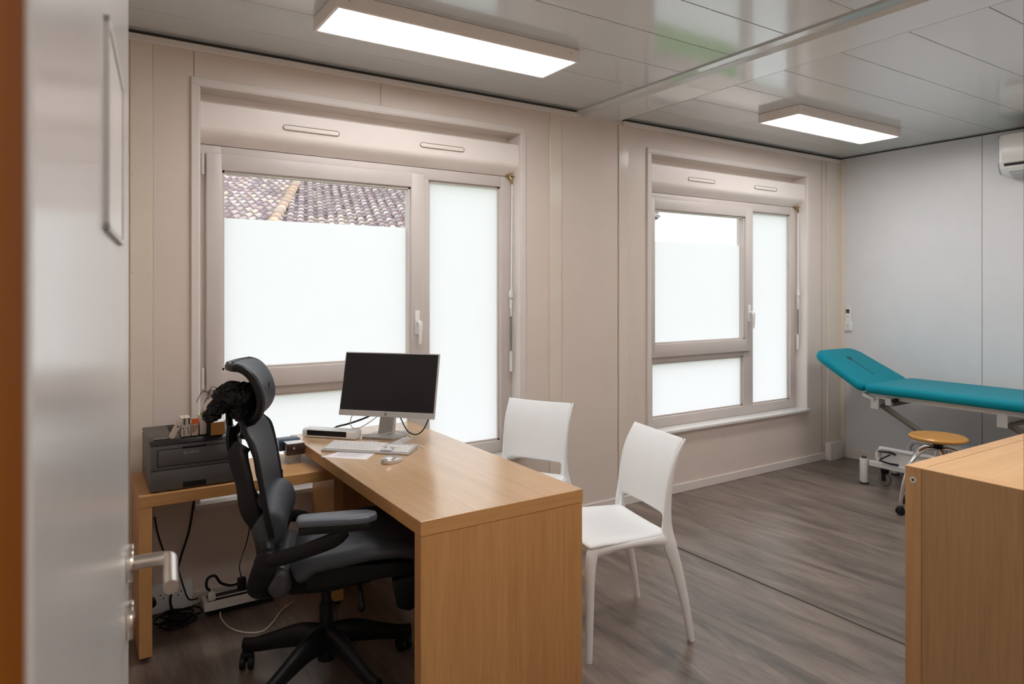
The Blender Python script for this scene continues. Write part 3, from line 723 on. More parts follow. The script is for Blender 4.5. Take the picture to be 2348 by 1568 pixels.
hpst.tube([(-.335, -.02, .955), (-.34, -.02, .90), (-.333, -.02, .86)], [(.02, .014)]*3, n=8, ref=(0, 1, 0))
obj('headrest_post', hpst, black, oc, **k)
def armrest(s, pivz, z, x0, dx, yl):
    link = M().tube([(-.185, s*.245, .53), (-.09, s*(yl-.015), .53+(z-.55)*.3), (.03, s*yl, z-.065), (.075, s*yl, z-.035)], [(.016, .026), (.015, .026), (.015, .028), (.016, .02)], n=10, ref=(0, 1, 0))
    a = obj('armrest', link, black, oc, **k)
    pd = [(x0, -.028), (x0+.015, -.042), (x0+.18, -.050), (x0+.235, -.044), (x0+.265, -.020), (x0+.265, .020), (x0+.235, .044), (x0+.18, .050), (x0+.015, .042), (x0, .028)]
    obj('arm_pad', M().prism([(p, s*yl+q) for p, q in pd], 'z', z-.004, z+.020, .009), arm_sheen, a, **k)
    obj('pad_bracket', M().box(x0+.01, x0+.245, s*yl-.034, s*yl+.034, z-.032, z-.003, .008, 2), black, a, **k)
armrest(-1, .53, .672, -.085, 0, .30)
armrest(1, .53, .425, -.02, 0, .315)
obj('emblem', M().box(-.2105, -.2065, .02, .05, 1.085, 1.105), black, hr, smooth=0, world=False)

# crumpled black cloth hung behind the headrest
A20 = Matrix.Translation((.803, 2.54, 0)) @ Matrix.Rotation(math.radians(-20), 4, 'Z')
cb = M()
for (c, r) in (((-.325, -.03, 1.070), (.055, .09, .040)), ((-.365, -.05, 1.045), (.04, .06, .038)), ((-.285, -.05, 1.065), (.045, .08, .045)), ((-.385, -.05, 1.005), (.026, .04, .026)), ((-.285, -.04, 1.01), (.045, .07, .035))):
    cb.ball(c, *r, sub=5)
for v in cb.bm.verts:
    n_ = noise.noise_vector(v.co*24)+.7*noise.noise_vector(v.co*60)+.35*noise.noise_vector(v.co*130); v.co += n_*.015
cloth = thing('crumpled_cloth', 'crumpled black cloth bundle with loose threads hung behind the office chair headrest', 'cloth', A20 @ Vector((-.36, 0, 1.0)))
obj('bundle', cb.xf(A20), black_soft, cloth, smooth=60)
tm = M(); rr = random.Random(2)
for i in range(34):
    a0_ = Vector((-.365+rr.uniform(-.02, .03), -.05+rr.uniform(-.05, .05), 1.06+rr.uniform(-.02, .02)))
    l = rr.uniform(.02, .045); th = rr.uniform(2.3, 3.9)
    p1 = a0_+Vector((math.cos(th)*l*.7, rr.uniform(-.02, .02), .02)); p2 = a0_+Vector((math.cos(th)*l*1.2, rr.uniform(-.03, .03), -.04*rr.random()-.01))
    tm.tube([a0_, p1, p2], .0012, n=5, smooth=4)
obj('loose_threads', tm.xf(A20), mat('thread_grey', (.05, .045, .042), .5), cloth)
rb = M()
rb.tube([(-.385, -.10, 1.07), (-.402, -.11, 1.05), (-.408, -.11, 1.03)], [(.006, .002)]*3, n=6, smooth=4)
obj('pale_ribbon', rb.xf(A20), card_white, cloth, label='short pale ribbon')

# ------------------------------------------------------------------ monitor
mon = thing('monitor', 'silver rimmed flat monitor with black screen on the desk', 'monitor', (1.30, 3.10, .7302))
a = math.atan2(-.247, .968)
cs, sn = math.cos(math.radians(32.85)), math.sin(math.radians(32.85))
ctr = cw(-.5865, 3.25, 0)
wd = (cw(.968, -.247, 0)).normalized(); nz = Vector((-wd.y, wd.x, 0))            # nz points away from the viewer
MM = Matrix(((wd.x, nz.x, 0, ctr.x), (wd.y, nz.y, 0, ctr.y), (0, 0, 1, .996), (0, 0, 0, 1)))
TL = MM @ Matrix.Rotation(math.radians(-14), 4, 'X')
hw, hh = .2435, .153
obj('screen', M().box(-hw+.004, hw-.004, -.0125, -.010, -hh+.027, hh-.005, .0006, 1).xf(TL), screen, mon)
obj('bezel', M().box(-hw, hw, -.0118, .004, -hh, hh, .0025, 2).box(-hw+.0005, hw-.0005, -.0132, -.009, -hh, -hh+.0265, .0008, 1).xf(TL), silver, mon)
obj('rear_housing', M().box(-hw+.03, hw-.03, .003, .035, -hh+.02, hh-.04, .012, 3).xf(TL), silver, mon)
emb = M().torus((0, -.0135, -hh+.0135), .0055, .0010, axis=(0, 1, 0), n=20, m=6).box(-.0022, -.0012, -.014, -.013, -hh+.0105, -hh+.0185).box(.0010, .0020, -.014, -.013, -hh+.0085, -hh+.0155)
obj('emblem', emb.xf(TL), ink_dark, mon)
sd = M()
bc = Vector((1.30, 3.165, .7302)); SB = Matrix(((wd.x, nz.x, 0, bc.x), (wd.y, nz.y, 0, bc.y), (0, 0, 1, bc.z), (0, 0, 0, 1)))
sd.prism([(-.085, -.095), (.075, -.095), (.105, -.06), (.10, .085), (-.06, .085)], 'z', 0, .010, .002)
obj('stand_base', sd.xf(SB), silver, mon)
nk = M().prism([(-.02, .008), (.02, .008), (.055, .16), (.03, .26), (.01, .26), (.03, .16)], 'x', -.036, .040, .003)
obj('stand_neck', nk.xf(SB), silver, mon)

# ------------------------------------------------------------------ keyboard, mouse, papers, scanner
kb0, kb1 = Vector((.925, 3.005, .7302)), Vector((1.222, 2.722, .7302))
kx = (kb1-kb0).normalized(); ky = Vector((-kx.y, kx.x, 0))
KL = (kb1-kb0).length; KM = Matrix(((kx.x, ky.x, 0, kb0.x), (kx.y, ky.y, 0, kb0.y), (0, 0, 1, kb0.z), (0, 0, 0, 1)))
kb = thing('keyboard', 'white full size keyboard on the desk in front of the monitor', 'keyboard', kb0)
KD = .128
obj('case', M().prism([(0, 0), (KD, 0), (KD, .022), (.0, .009)], 'x', 0, KL, .003).xf(KM), silver, kb)
def key(u0, u1, v0, v1, up=0.0, m=None):
    zz = .0095+((v0+v1)/2)/KD*.013+up
    obj('key', M().box(u0+.0009, u1-.0009, v0+.0009, v1-.0009, zz-.002, zz+.0035, .001, 1).xf(KM), m or key_white, kb)
rows_ = [[1.25, 1, 1.25, 5.4, 1.25, 1.25, 1, 1.6], [1.3]+[1]*10+[2.7], [1.75]+[1]*11+[1.25], [1.5]+[1]*13, [1]*13+[1.5], [1]*14]
pv = (KD-.016)/6
for j, rw in enumerate(rows_):
    u = .008; q = (.272-.008)/sum(rw)
    for wd_ in rw: key(u, u+wd_*q, .008+j*pv, .008+(j+1)*pv); u += wd_*q
for i in range(3):
    for j in (3, 4): key(.277+i*.0163, .277+(i+1)*.0163, .008+j*pv, .008+(j+1)*pv)
q = (KL-.008-.330)/4
for j, rw in enumerate([[2, 1, 1], [1, 1, 1, 1], [1, 1, 1, 1], [1, 1, 1, 1], [1, 1, 1, 1]]):
    u = .330
    for wd_ in rw: key(u, u+wd_*q, .008+j*pv, .008+(j+1)*pv); u += wd_*q
obj('arrow_pad', M().box(.277, .326, .008, .066, .008, .0142).xf(KM), key_grey, kb, label='grey arrow key area')
for i, j in ((0, 0), (1, 0), (2, 0), (1, 1)): key(.279+i*.0153, .279+(i+1)*.0153, .012+j*.020, .012+(j+1)*.020, .004)
ms = thing('mouse', 'silver computer mouse on the desk in front of the keyboard', 'mouse', (1.118, 2.655, .7302))
MR = Matrix.Translation((1.118, 2.655, .7302)) @ Matrix.Rotation(math.radians(12), 4, 'Z')
mb = M().ball((0, 0, .008), .052, .030, .022, 4)
for v in mb.bm.verts:
    if v.co.z < 0: v.co.z = 0
    v.co.y *= 1-.18*(v.co.x/.052); v.co.z *= 1-.25*(v.co.x/.052)
obj('mouse_body', mb.xf(MR), mat('mouse_silver', (.62, .60, .57), .22, metal=.55), ms)
obj('scroll_wheel', M().cyl((-.032, -.003, .020), (-.032, .003, .020), .008, n=16).xf(MR), white_plastic, ms)
def sheet(name, p, label, cat, z, t=.0006):
    o = thing(name, label, cat, (*p[0], z)); obj('sheet', M().prism(p, 'z', z, z+t), paper, o, smooth=0); return o
pa = [(.893, 2.903), (1.042, 2.753), (1.115, 2.838), (.985, 2.95)]
s1 = sheet('paper_sheet', pa, 'printed paper sheet lying at the desk edge before the keyboard', 'paper', .7302)
u_ = Vector((.149, -.15, 0)).normalized(); v_ = Vector((.15, .149, 0)).normalized(); o_ = Vector((.945, 2.885, .7309))
pr = M()
for i in range(5):
    p = o_+v_*(.012+.012*i)
    pr.quad(p, p+u_*(.12-.02*(i % 2)), p+u_*(.12-.02*(i % 2))+v_*.004, p+v_*.004)
obj('print_lines', pr, ink, s1, smooth=0, label='grey printed lines')
pb = [(1.234, 2.965), (1.262, 2.925), (1.385, 3.03), (1.352, 3.075)]
s2 = sheet('receipt_slip', pb, 'narrow white paper slip on the desk behind the number pad', 'paper', .7302, .001)
pn = M()
for i in range(4):
    p = Vector((1.255, 2.955, .7315))+Vector((.026, .024, 0))*i; q = Vector((.02, -.026, 0))
    pn.quad(p, p+q, p+q+Vector((.004, .0035, 0)), p+Vector((.004, .0035, 0)))
obj('print_lines', pn, ink, s2, smooth=0)
sc0, sc1 = Vector((.940, 3.352, .7302)), Vector((1.131, 3.142, .7302))
sx = (sc1-sc0).normalized(); sy = Vector((-sx.y, sx.x, 0)); SL = (sc1-sc0).length
SM = Matrix(((sx.x, sy.x, 0, sc0.x), (sx.y, sy.y, 0, sc0.y), (0, 0, 1, sc0.z), (0, 0, 0, 1)))
sc = thing('document_scanner', 'slim white document scanner with a black feed slot on the desk corner', 'scanner', sc0)
obj('scanner_body', M().prism([(0, .002), (.065, .002), (.072, .03), (.062, .042), (.010, .042), (0, .034)], 'x', 0, SL, .003).xf(SM), white_plastic, sc)
obj('feed_slot', M().box(.025, SL-.045, -.0015, .004, .010, .036, .002, 1).xf(SM), screen, sc, label='black feed slot')

# ------------------------------------------------------------------ things on the side table
cr = thing('card_reader', 'dark glossy card reader box on a clear stand beside the desk edge', 'card reader', (.88, 3.22, .651))
obj('reader_rear', M().prism([(3.23, .700), (3.30, .700), (3.30, .752), (3.235, .752), (3.225, .745)], 'x', .80, .898, .004), navy, cr, label='navy blue rear half')
obj('reader_front', M().box(.818, .900, 3.165, 3.225, .690, .742, .004, 2), brown_black, cr)
obj('top_lid', M().box(.820, .898, 3.168, 3.226, .7415, .7455, .0015, 1), white_plastic, cr, label='pale top edge')
obj('indicator', M().cyl((.850, 3.1655, .722), (.850, 3.1635, .722), .005, n=12), lens_mat, cr)
obj('stand', M().box(.823, .883, 3.165, 3.168, .6505, .690).box(.823, .826, 3.168, 3.225, .6505, .690).box(.880, .883, 3.168, 3.225, .6505, .690).box(.823, .883, 3.222, 3.225, .6505, .690), acrylic, cr, label='clear plastic stand', smooth=0)
pdv = thing('desk_phone', 'flat black desk device lying behind the chair back on the side table', 'device', (.74, 3.06, .651))
obj('device_body', M().prism([(3.02, .6505), (3.13, .6505), (3.13, .676), (3.02, .668)], 'x', .70, .765, .004), black, pdv)
obj('device_lid', M().box(.708, .758, 3.03, 3.12, .670, .6765, .002, 1), printer_black, pdv)
pg = M().box(.735, .765, 3.20, 3.225, .6505, .70, .004, 2).tube([(.75, 3.20, .685), (.755, 3.16, .675), (.752, 3.125, .668)], .003, n=6)
tag(obj('cable_adapter', pg, black), 'small black cable adapter between the flat device and the card reader', 'adapter')

pt = thing('printer', 'dark grey laser printer on the side table', 'printer', (.43, 3.19, .650))
a0, a1, b0, b1 = .250, .592, 3.003, 3.365
obj('printer_body', M().prism([(b0+.006, .6505), (b1, .6505), (b1, .835), (b0, .835), (b0, .74)], 'x', a0, a1, .006), printer_grey, pt)
obj('top_cover', M().prism([(b0-.002, .836), (b1, .836), (b1, .850), (b0+.10, .856), (b0+.012, .853)], 'x', a0-.001, a1+.001, .004), printer_black, pt)
obj('output_tray', M().box(a0+.09, a1-.05, b0+.13, b1-.05, .8555, .8585, .001, 1), black_soft, pt)
obj('control_panel', M().box(a0+.015, a0+.075, b0+.02, b0+.065, .8535, .8565, .001, 1), printer_black, pt)
obj('button', M().box(a0+.02, a0+.035, b0+.028, b0+.034, .856, .8572), silver, pt, smooth=0)
obj('button', M().box(a0+.045, a0+.06, b0+.026, b0+.034, .856, .8572), silver, pt, smooth=0)
fp = M().box(a0+.028, a1-.028, b0-.0022, b0+.004, .752, .816, .003, 2)
obj('front_flap', fp, printer_grey, pt)
gl = M()
for (p, q, r, s) in ((a0+.025, a1-.025, .8165, .8185), (a0+.025, a1-.025, .7495, .7515), (a0+.025, a0+.027, .75, .818), (a1-.027, a1-.025, .75, .818), (a0+.002, a1-.002, .737, .7385)): gl.box(p, q, b0-.0012, b0+.004, r, s)
obj('seam', gl, black_soft, pt, smooth=0)
obj('paper_tray', M().box(a0+.004, a1-.004, b0-.001, b0+.01, .655, .734, .003, 2), printer_grey, pt)
obj('tray_grip', M().box(a0+.115, a0+.205, b0-.0018, b0+.004, .656, .682, .004, 2), black_soft, pt, label='recessed dark tray grip')
obj('flap_grip', M().box(a0+.115, a0+.205, b0-.0035, b0+.004, .815, .822, .001, 1), black_soft, pt)
def text(body, size, name, m, parent, mtx, ext=.0004):
    cu = bpy.data.curves.new('txt', 'FONT'); cu.body = body; cu.size = size; cu.extrude = ext; cu.align_x = 'CENTER'; cu.align_y = 'CENTER'
    to = bpy.data.objects.new('txt', cu); COL.objects.link(to)
    dg = bpy.context.evaluated_depsgraph_get(); me = bpy.data.meshes.new_from_object(to.evaluated_get(dg))
    bpy.data.objects.remove(to); bpy.data.curves.remove(cu)
    b = M(); b.bm.from_mesh(me); bpy.data.meshes.remove(me); b.xf(mtx)
    return obj(name, b, m, parent, smooth=0)
text('brother', .019, 'logo_lettering', mat('logo_silver', (.32, .31, .30), .4), pt, Matrix.Translation((a0+.150, b0-.0026, .798)) @ Matrix.Rotation(PI/2, 4, 'X'))

# small boxes standing on the printer
ZP = .8565
def small_box(name, x, y, w, d, h, m, label, lean=0, extra=None):
    t = thing(name, label, 'box', (x, y, ZP), 0, 'small boxes on the printer')
    R = Matrix.Translation((x, y, ZP)) @ Matrix.Rotation(lean, 4, 'Y')
    obj('carton', M().box(0, w, 0, d, .0002, h, .0008, 1).xf(R), m, t)
    if extra:
        for nm, mm, parts in extra:
            e = M()
            for (p, q, r, s) in parts: e.box(p, q, -.0007, .0008, r, s)
            obj(nm, e.xf(R), mm, t, smooth=0)
    return t
small_box('small_box', .322, 3.025, .016, .045, .074, card_white, 'small pale box leaning on the other boxes on the printer', math.radians(26), [('print_marks', ink_dark, [(.004, .010, .048, .056)])])
for i, lb in enumerate(('left narrow white box of the upright pair on the printer, next to the leaning box', 'narrow white box of the upright pair on the printer, next to the orange labelled box')):
    small_box('small_box', .3635+i*.0175, 3.028, .0172, .07, .075, card_white, lb, 0, [('print_marks', ink_dark, [(.009, .015, .048, .073), (.005, .010, .030, .036), (.009, .012, .006, .026)])])
small_box('small_box', .4015, 3.028, .0255, .07, .050, card_white, 'low white box with an orange flap among the boxes on the printer', 0, [('orange_flap', orange, [(-.0005, .026, .048, .069)]), ('print_marks', red_ink, [(.004, .009, .012, .044), (.019, .023, .026, .044)]), ('green_mark', green, [(.012, .016, .016, .042)])])
small_box('small_box', .4335, 3.032, .0255, .07, .078, card_white, 'tall white box with a green top among the boxes on the printer', 0, [('print_marks', ink_dark, [(.008, .015, .058, .066)]), ('green_top', green, [(.001, .0245, .0785, .091)])])
tag(obj('small_box', M().box(.4603, .4655, 2.99, 3.06, ZP, ZP+.058, .0008, 1), black_soft), 'thin dark box between the green topped box and the brown carton', 'box', 'small boxes on the printer')
ct = thing('brown_carton', 'open brown cardboard carton with white flap on the printer', 'box', (.49, 3.02, ZP), 0, 'small boxes on the printer')
obj('carton', M().box(.468, .522, 2.99, 3.10, ZP, ZP+.052, .0008, 1), cardboard, ct)
obj('white_flap', M().prism([(2.99, ZP+.0525), (3.10, ZP+.0525), (3.10, ZP+.085), (3.06, ZP+.080)], 'x', .464, .520, .0006), white_plastic, ct, label='white lining flap')

# ------------------------------------------------------------------ cables and sockets under the table
sk = thing('wall_socket_trunk', 'white wall socket block near the floor under the side table', 'socket', (.36, 3.43, .07))
obj('socket_box', M().box(.17, .455, 3.385, 3.434, .010, .128, .005, 2), white_plastic, sk)
for x in (.335, .395):
    for dx, dz in ((-.012, .006), (.012, .006), (0, -.010)): obj('socket_hole', M().cyl((x+dx, 3.3845, .085+dz), (x+dx, 3.387, .085+dz), .0032, n=10), rubber, sk)
tag(obj('black_plug', M().cyl((.285, 3.384, .078), (.285, 3.34, .078), .019, n=18, bev=.004), black), 'round black plug in the wall socket block', 'plug')
ps = thing('power_strip', 'white power strip with black sockets lying under the side table', 'power strip', (.60, 3.30, .04))
obj('strip_body', M().box(.482, .80, 3.245, 3.345, .028, .068, .004, 2), white_plastic, ps)
obj('strip_base', M().box(.50, .78, 3.262, 3.332, .0, .028), black_soft, ps, label='black base of the strip')
obj('socket_row', M().box(.50, .79, 3.252, 3.272, .0675, .0695).box(.50, .79, 3.290, 3.325, .0675, .0695), rubber, ps, smooth=0)
wp = thing('white_plug', 'white mains plug standing in the power strip', 'plug', (.51, 3.26, .07))
obj('plug_body', M().box(.498, .530, 3.248, 3.276, .0696, .108, .007, 2), white_plastic, wp)
obj('plug_cord', M().tube([(.514, 3.262, .105), (.516, 3.262, .135), (.518, 3.265, .14)], .004, n=8), white_cable, wp)
bp = thing('black_power_adapter', 'black power adapter standing in the power strip', 'adapter', (.64, 3.31, .07))
obj('adapter_body', M().box(.632, .668, 3.292, 3.325, .0696, .122, .004, 2), black, bp)
obj('adapter_cord', M().tube([(.65, 3.31, .12), (.645, 3.33, .17), (.668, 3.36, .22), (.69, 3.38, .27), (.705, 3.38, .35)], .0026, n=6), black, bp)
def cable(name, pts, r, m, label, cat='cable'):
    tag(obj(name, M().tube(pts, r, n=8, smooth=8), m), label, cat, 'cables under the side table')
cable('black_cable', [(.302, 3.40, .44), (.315, 3.41, .36), (.345, 3.41, .26), (.39, 3.41, .20), (.41, 3.37, .13), (.43, 3.33, .07), (.47, 3.34, .06)], .0035, black, 'thin black cable hanging nearest the oak table leg')
cable('black_cable', [(.475, 3.40, .60), (.46, 3.405, .47), (.44, 3.40, .35), (.405, 3.39, .24), (.37, 3.365, .12), (.36, 3.36, .06), (.375, 3.34, .01)], .005, black, 'thick black cable hanging from the printer down past the window reveal')
cable('black_cable', [(.53, 3.30, .085), (.50, 3.30, .115), (.505, 3.305, .152), (.535, 3.305, .158), (.56, 3.305, .12), (.60, 3.31, .098), (.63, 3.315, .095)], .006, black, 'black cable looping up from the power strip between its two plugs')
cable('white_cable', [(.545, 3.235, .02), (.545, 3.20, .004), (.56, 3.10, .0035), (.605, 3.02, .0035), (.67, 2.99, .0035), (.73, 3.05, .0035), (.79, 3.14, .0035), (.86, 3.2, .0035)], .0032, white_cable, 'thin white cable curving across the floor from the power strip')
tm = M(); rr = random.Random(11)
for i in range(9):
    c = Vector((.385+rr.uniform(-.035, .03), 3.27+rr.uniform(-.05, .03), .006+.006*i*.6)); R = rr.uniform(.045, .078)
    n0 = rr.uniform(0, 6)
    tm.tube([c+Vector((math.cos(n0+q*.7)*R, math.sin(n0+q*.7)*R*.75, .004*math.sin(q*2+i)+.004)) for q in range(9)], .0042, n=7, smooth=4)
tag(obj('cable_tangle', tm, black), 'tangle of coiled black cables on the floor by the socket block', 'cables', None, 'stuff')
# cables behind the monitor
def dcable(name, pts, r, m, label): tag(obj(name, M().tube(pts, r, n=8, smooth=8), m), label, 'cable', 'cables around the monitor')
dcable('monitor_cable', [(1.385, 2.865, .868), (1.385, 2.87, .84), (1.372, 2.90, .79), (1.36, 2.95, .765), (1.345, 3.01, .775), (1.335, 3.07, .83), (1.33, 3.09, .86)], .003, black, 'black cable looping from the bottom edge of the monitor')
dcable('monitor_cable', [(1.235, 3.10, .865), (1.19, 3.17, .825), (1.135, 3.25, .79), (1.10, 3.31, .77), (1.07, 3.36, .74)], .0045, black, 'thick dark cable slanting behind the monitor towards the scanner')
dcable('white_wire', [(1.165, 3.20, .865), (1.13, 3.19, .83), (1.13, 3.19, .79), (1.165, 3.20, .772), (1.21, 3.17, .80), (1.255, 3.15, .835)], .0022, white_cable, 'white wire loop hanging under the left half of the monitor')
dcable('white_wire', [(1.175, 3.19, .742), (1.24, 3.07, .760), (1.30, 3.03, .772), (1.345, 3.01, .755), (1.37, 3.03, .738), (1.40, 3.06, .734)], .0024, white_cable, 'white wire crossing in front of the monitor stand')
dcable('white_wire', [(1.195, 3.10, .7335), (1.18, 3.02, .7335), (1.22, 2.97, .7335), (1.27, 2.93, .7335), (1.33, 2.86, .7335), (1.335, 2.80, .7335)], .0022, white_cable, 'white wire lying on the desk behind the keyboard')

# ------------------------------------------------------------------ examination couch
ex = thing('examination_couch', 'teal padded examination couch with raised head end standing along the wall', 'examination couch', (5.2, 1.9, 0))
def pad(b, w0, w1, L, T, mtx, r0, r1):
    """rounded slab, local x along, y across"""
    out = []
    def arc(cx_, cy_, r, s, e):
        for q in range(7):
            a_ = math.radians(s+(e-s)*q/6); out.append((cx_+r*math.cos(a_), cy_+r*math.sin(a_)))
    arc(L-r1, w1-r1, r1, 90, 0); arc(L-r1, -w1+r1, r1, 0, -90); arc(r0, -w0+r0, r0, -90, -180); arc(r0, w0-r0, r0, 180, 90)
    t = bmesh.new()
    A = [t.verts.new((x, y, 0)) for x, y in out]; B = [t.verts.new((x, y, T)) for x, y in out]
    t.faces.new(A); t.faces.new(B[::-1])
    for i in range(len(out)):
        j = (i+1) % len(out); t.faces.new((A[i], A[j], B[j], B[i]))
    bmesh.ops.recalc_face_normals(t, faces=t.faces)
    hor = [e for e in t.edges if abs(e.verts[0].co.z-e.verts[1].co.z) < 1e-6]
    bmesh.ops.bevel(t, geom=hor, offset=T*.44, segments=5, affect='EDGES', profile=.5)
    bmesh.ops.transform(t, matrix=mtx, verts=t.verts); b._merge(t); return b
xc = 5.21
PM = Matrix.Translation((xc, 2.80, .695)) @ Matrix.Rotation(-PI/2, 4, 'Z')
obj('mattress', pad(M(), .338, .338, 1.42, .065, PM, .06, .05), teal, ex)
HM = Matrix.Translation((xc, 2.815, .690)) @ Matrix.Rotation(PI/2, 4, 'Z') @ Matrix.Rotation(math.radians(-28), 4, 'Y')
hd = obj('head_section', pad(M(), .325, .29, .50, .06, HM, .05, .12), teal, ex)
slit = M().box(.12, .33, -.007, .007, .0595, .0612).cyl((.345, 0, .0595), (.345, 0, .0614), .026, n=20)
obj('breathing_slot', slit.xf(HM), teal_dark, hd, label='dark breathing slot')
fr_ = M()
for x in (4.965, 5.455): fr_.box(x-.015, x+.015, 1.42, 2.79, .655, .693, .003, 1)
for y in (2.77, 2.3, 1.9, 1.45): fr_.box(4.965, 5.455, y-.015, y+.015, .66, .69, .003, 1)
obj('top_frame', fr_, table_paint, ex)
for y in (2.745, 1.93):
    br = M()
    for x in (4.955, 5.45): br.box(x-.006, x+.006, y-.03, y+.03, .575, .672, .002, 1)
    br.box(4.955, 5.45, y-.018, y-.012, .60, .665); obj('bracket', br, table_paint, ex)
br = M()
br.box(4.93, 4.985, 2.74, 2.83, .648, .672, .002, 1, mat=Matrix.Translation((0, 2.78, .66)) @ Matrix.Rotation(math.radians(20), 4, 'X') @ Matrix.Translation((0, -2.78, -.66)))
br.box(4.94, 4.97, 2.62, 2.665, .615, .67, .003, 1)
obj('head_hinge', br, table_paint, ex)
obj('adjuster_knob', M().cyl((4.955, 2.585, .66), (4.90, 2.585, .66), .016, n=16, bev=.003), black, ex)
am = M()
for y0_, z0_ in ((2.735, .595), (1.925, .59)):
    for x in (5.03,): am.tube([(x, y0_, z0_), (x, y0_-.62, z0_-.335)], [(.014, .022)]*2, n=4, smooth=0, ref=(1, 0, 0))
    am.box(4.99, 5.42, y0_-.03, y0_+.03, z0_-.012, z0_+.012, .003, 1)
obj('lift_arm', am, grey_metal, ex)
ba = M()
for x in (4.985, 5.43):
    ba.box(x-.02, x+.02, 1.18, 2.80, .145, .185, .004, 1)
    ba.tube([(x, 2.735, .18), (x, 2.742, .235), (x, 2.715, .272), (x, 2.66, .288), (x, 2.0, .288), (x, 1.35, .288), (x, 1.26, .26), (x, 1.25, .18)], .017, n=12, smooth=6)
    ba.box(x-.008, x+.008, 1.28, 2.70, .18, .275)
for y in (2.60, 1.40): ba.box(4.985, 5.43, y-.02, y+.02, .145, .185, .003, 1)
obj('base_frame', ba, table_paint, ex)
for x in (4.985, 5.43):
    for y in (2.845, 1.14):
        f_ = obj('foot_post', M().cyl((x, y, .012), (x, y, .19), .030, n=24, bev=.003), table_paint, ex)
        obj('foot_pad', M().cyl((x, y, 0), (x, y, .012), .033, n=24), rubber, f_); obj('foot_cap', M().cyl((x, y, .1895), (x, y, .202), .022, .016, n=20), rubber, f_)
for x, y in ((5.06, 2.73), (5.36, 2.73), (5.06, 1.25), (5.36, 1.25)):
    c_ = M().cyl((x-.014, y, .045), (x+.014, y, .045), .045, n=24, bev=.004); co = obj('caster', c_, castor_grey, ex)
    obj('caster_fork', M().box(x-.022, x+.022, y-.02, y+.02, .088, .144, .004, 1).box(x-.022, x-.016, y-.014, y+.014, .035, .10).box(x+.016, x+.022, y-.014, y+.014, .035, .10), black, co)
pl = M().tube([(4.955, 2.72, .268), (4.94, 2.68, .274), (4.93, 2.62, .280), (4.93, 2.585, .272)], [(.006, .008), (.007, .009), (.008, .012), (.008, .014)], n=8)
pl.tube([(4.945, 2.70, .215), (4.945, 2.63, .262)], .005, n=6, smooth=0).tube([(4.94, 2.705, .208), (4.935, 2.64, .200), (4.93, 2.565, .202)], [(.006, .006), (.007, .006), (.009, .007)], n=8)
obj('pedal', pl, black, ex, label='black foot pedal')
obj('drive_unit', M().box(5.10, 5.32, 2.10, 2.40, .29, .37, .01, 2).cyl((5.0, 2.25, .30), (5.4, 2.25, .30), .03, n=16), table_paint, ex)

# ------------------------------------------------------------------ stool
sl = thing('stool', 'round wooden stool on a chrome base with wheels beside the couch', 'stool', (4.69, 2.188, 0))
sc_ = Vector((4.69, 2.188, 0))
obj('seat', M().lathe([(.02, .478), (.13, .478), (.156, .483), (.167, .494), (.167, .502), (.156, .510), (.05, .512), (.01, .512)], sc_, 40), stool_wood, sl)
obj('seat_mount', M().cyl(sc_+Vector((0, 0, .425)), sc_+Vector((0, 0, .479)), .026, .036, n=20).box(4.63, 4.75, 2.16, 2.216, .468, .479, .003, 1), black, sl)
obj('column', M().cyl(sc_+Vector((0, 0, .22)), sc_+Vector((0, 0, .43)), .022, n=20), chrome, sl)
for i in range(5):
    a_ = math.radians(148+72*i); d = Vector((math.cos(a_), math.sin(a_), 0))
    lg_ = M().tube([sc_+d*.012+Vector((0, 0, .420)), sc_+d*.08+Vector((0, 0, .425)), sc_+d*.16+Vector((0, 0, .36)), sc_+d*.215+Vector((0, 0, .235)), sc_+d*.241+Vector((0, 0, .10)), sc_+d*.245+Vector((0, 0, .06))], .0125, n=12, smooth=7)
    L_ = obj('leg', lg_, chrome, sl)
    p = sc_+d*.245; ax = Vector((-d.y, d.x, 0))
    w = M()
    for s in (-1, 1): w.cyl(p+ax*(s*.013-.008)+Vector((0, 0, .024)), p+ax*(s*.013+.008)+Vector((0, 0, .024)), .024, n=20, bev=.003)
    w.ball(p+Vector((0, 0, .044)), .022, .022, .016, 2)
    obj('caster', w, black, L_)

# ------------------------------------------------------------------ air conditioner and remote on the right wall
ac = thing('air_conditioner', 'white wall mounted air conditioner high on the grey white wall above the couch', 'air conditioner', (5.53, 1.7, 2.24))
prof = [(5.639, 2.538), (5.46, 2.538), (5.437, 2.525), (5.43, 2.50), (5.428, 2.335), (5.44, 2.300), (5.47, 2.262), (5.52, 2.243), (5.60, 2.243), (5.639, 2.30)]
obj('casing', M().prism(prof, 'y', 1.32, 2.135, .004), white_gloss, ac)
obj('end_cap', M().prism([(5.639, 2.535), (5.458, 2.535), (5.44, 2.52), (5.436, 2.34), (5.452, 2.292), (5.48, 2.262), (5.60, 2.248), (5.639, 2.31)], 'y', 2.135, 2.150, .003), mat('ac_grey_blue', (.46, .49, .51), .35), ac, label='grey blue side cap')
obj('front_panel', M().box(5.418, 5.436, 1.33, 2.115, 2.330, 2.528, .005, 2), white_gloss, ac)
obj('outlet_slot', M().prism([(5.424, 2.326), (5.446, 2.326), (5.474, 2.285), (5.462, 2.278)], 'y', 1.36, 2.105), rubber, ac, smooth=0, label='black air outlet')
obj('flap', M().prism([(5.452, 2.272), (5.458, 2.276), (5.535, 2.238), (5.53, 2.232)], 'y', 1.37, 2.085, .001), silver, ac)
rm = thing('remote_control', 'small white remote control in a wall holder above the couch head', 'remote', (5.63, 3.35, 1.19))
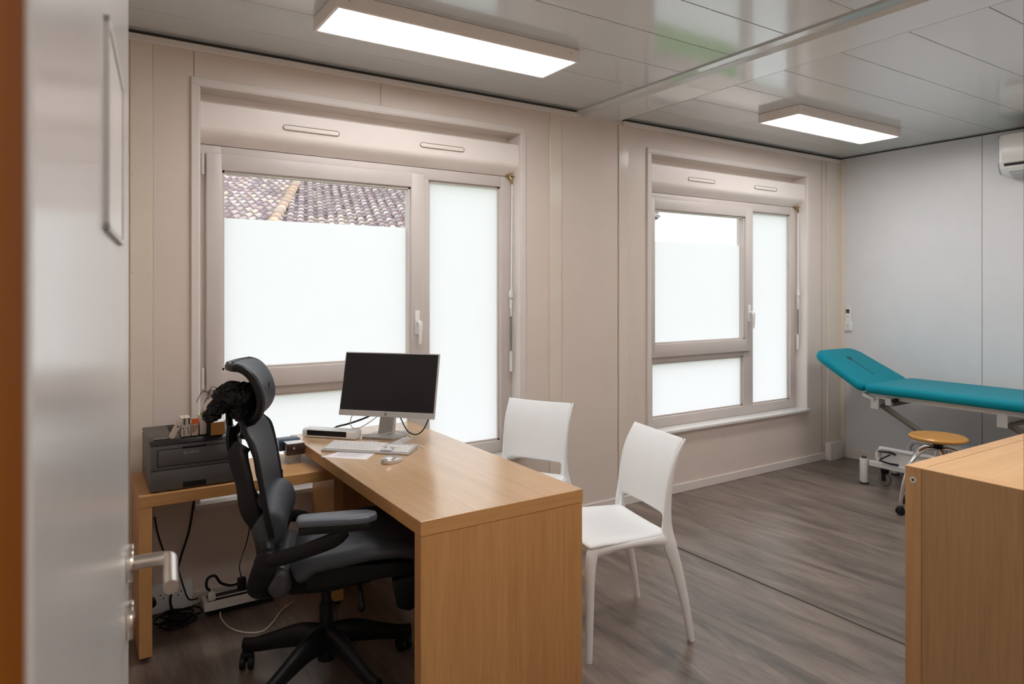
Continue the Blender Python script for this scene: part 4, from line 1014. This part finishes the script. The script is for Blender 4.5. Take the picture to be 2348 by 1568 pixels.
obj('holder', M().box(5.622, 5.6395, 3.318, 3.382, 1.095, 1.18, .004, 2), white_plastic, rm)
obj('remote_body', M().box(5.617, 5.638, 3.325, 3.376, 1.105, 1.295, .006, 2), white_gloss, rm)
obj('display', M().box(5.6160, 5.6175, 3.334, 3.367, 1.250, 1.285, .0004, 1), mat('lcd_green', (.055, .07, .05), .3), rm, label='dark display')
for z in (1.222, 1.14): obj('button', M().cyl((5.6172, 3.350, z), (5.6160, 3.350, z), .006, n=12), key_grey, rm)

# ------------------------------------------------------------------ camera, sky, render look
cam = bpy.data.cameras.new('camera'); co = bpy.data.objects.new('camera', cam); COL.objects.link(co)
co.location = (0, 0, 1.45); co.rotation_euler = (PI/2, 0, math.radians(-32.85))
cam.sensor_width = 36; cam.sensor_fit = 'HORIZONTAL'; cam.lens = 1555/2348*36; cam.shift_y = -119/2348
cam.clip_start = .02; cam.clip_end = 200
cam.dof.use_dof = True; cam.dof.focus_distance = 2.9; cam.dof.aperture_fstop = 5.6
S.camera = co
w = bpy.data.worlds.new('overcast'); S.world = w; w.use_nodes = True
nt = w.node_tree; bg = nt.nodes['Background']
tc = nt.nodes.new('ShaderNodeTexCoord'); n = nt.nodes.new('ShaderNodeTexNoise'); n.inputs['Scale'].default_value = 1.6; n.inputs['Detail'].default_value = 4
r = nt.nodes.new('ShaderNodeValToRGB'); r.color_ramp.elements[0].color = (.90, .94, 1, 1); r.color_ramp.elements[1].color = (.98, .98, 1, 1)
nt.links.new(tc.outputs['Generated'], n.inputs['Vector']); nt.links.new(n.outputs['Fac'], r.inputs['Fac']); nt.links.new(r.outputs['Color'], bg.inputs['Color'])
bg.inputs['Strength'].default_value = 1.95
vs = S.view_settings
S.display_settings.display_device = 'sRGB'
vs.view_transform = 'Standard'; vs.look = 'None'; vs.exposure = 0.0; vs.gamma = 1.0; vs.use_curve_mapping = False
S.cycles.use_denoising = True; S.cycles.max_bounces = 10; S.cycles.diffuse_bounces = 6; S.cycles.transparent_max_bounces = 16
S.cycles.sample_clamp_indirect = 6.0
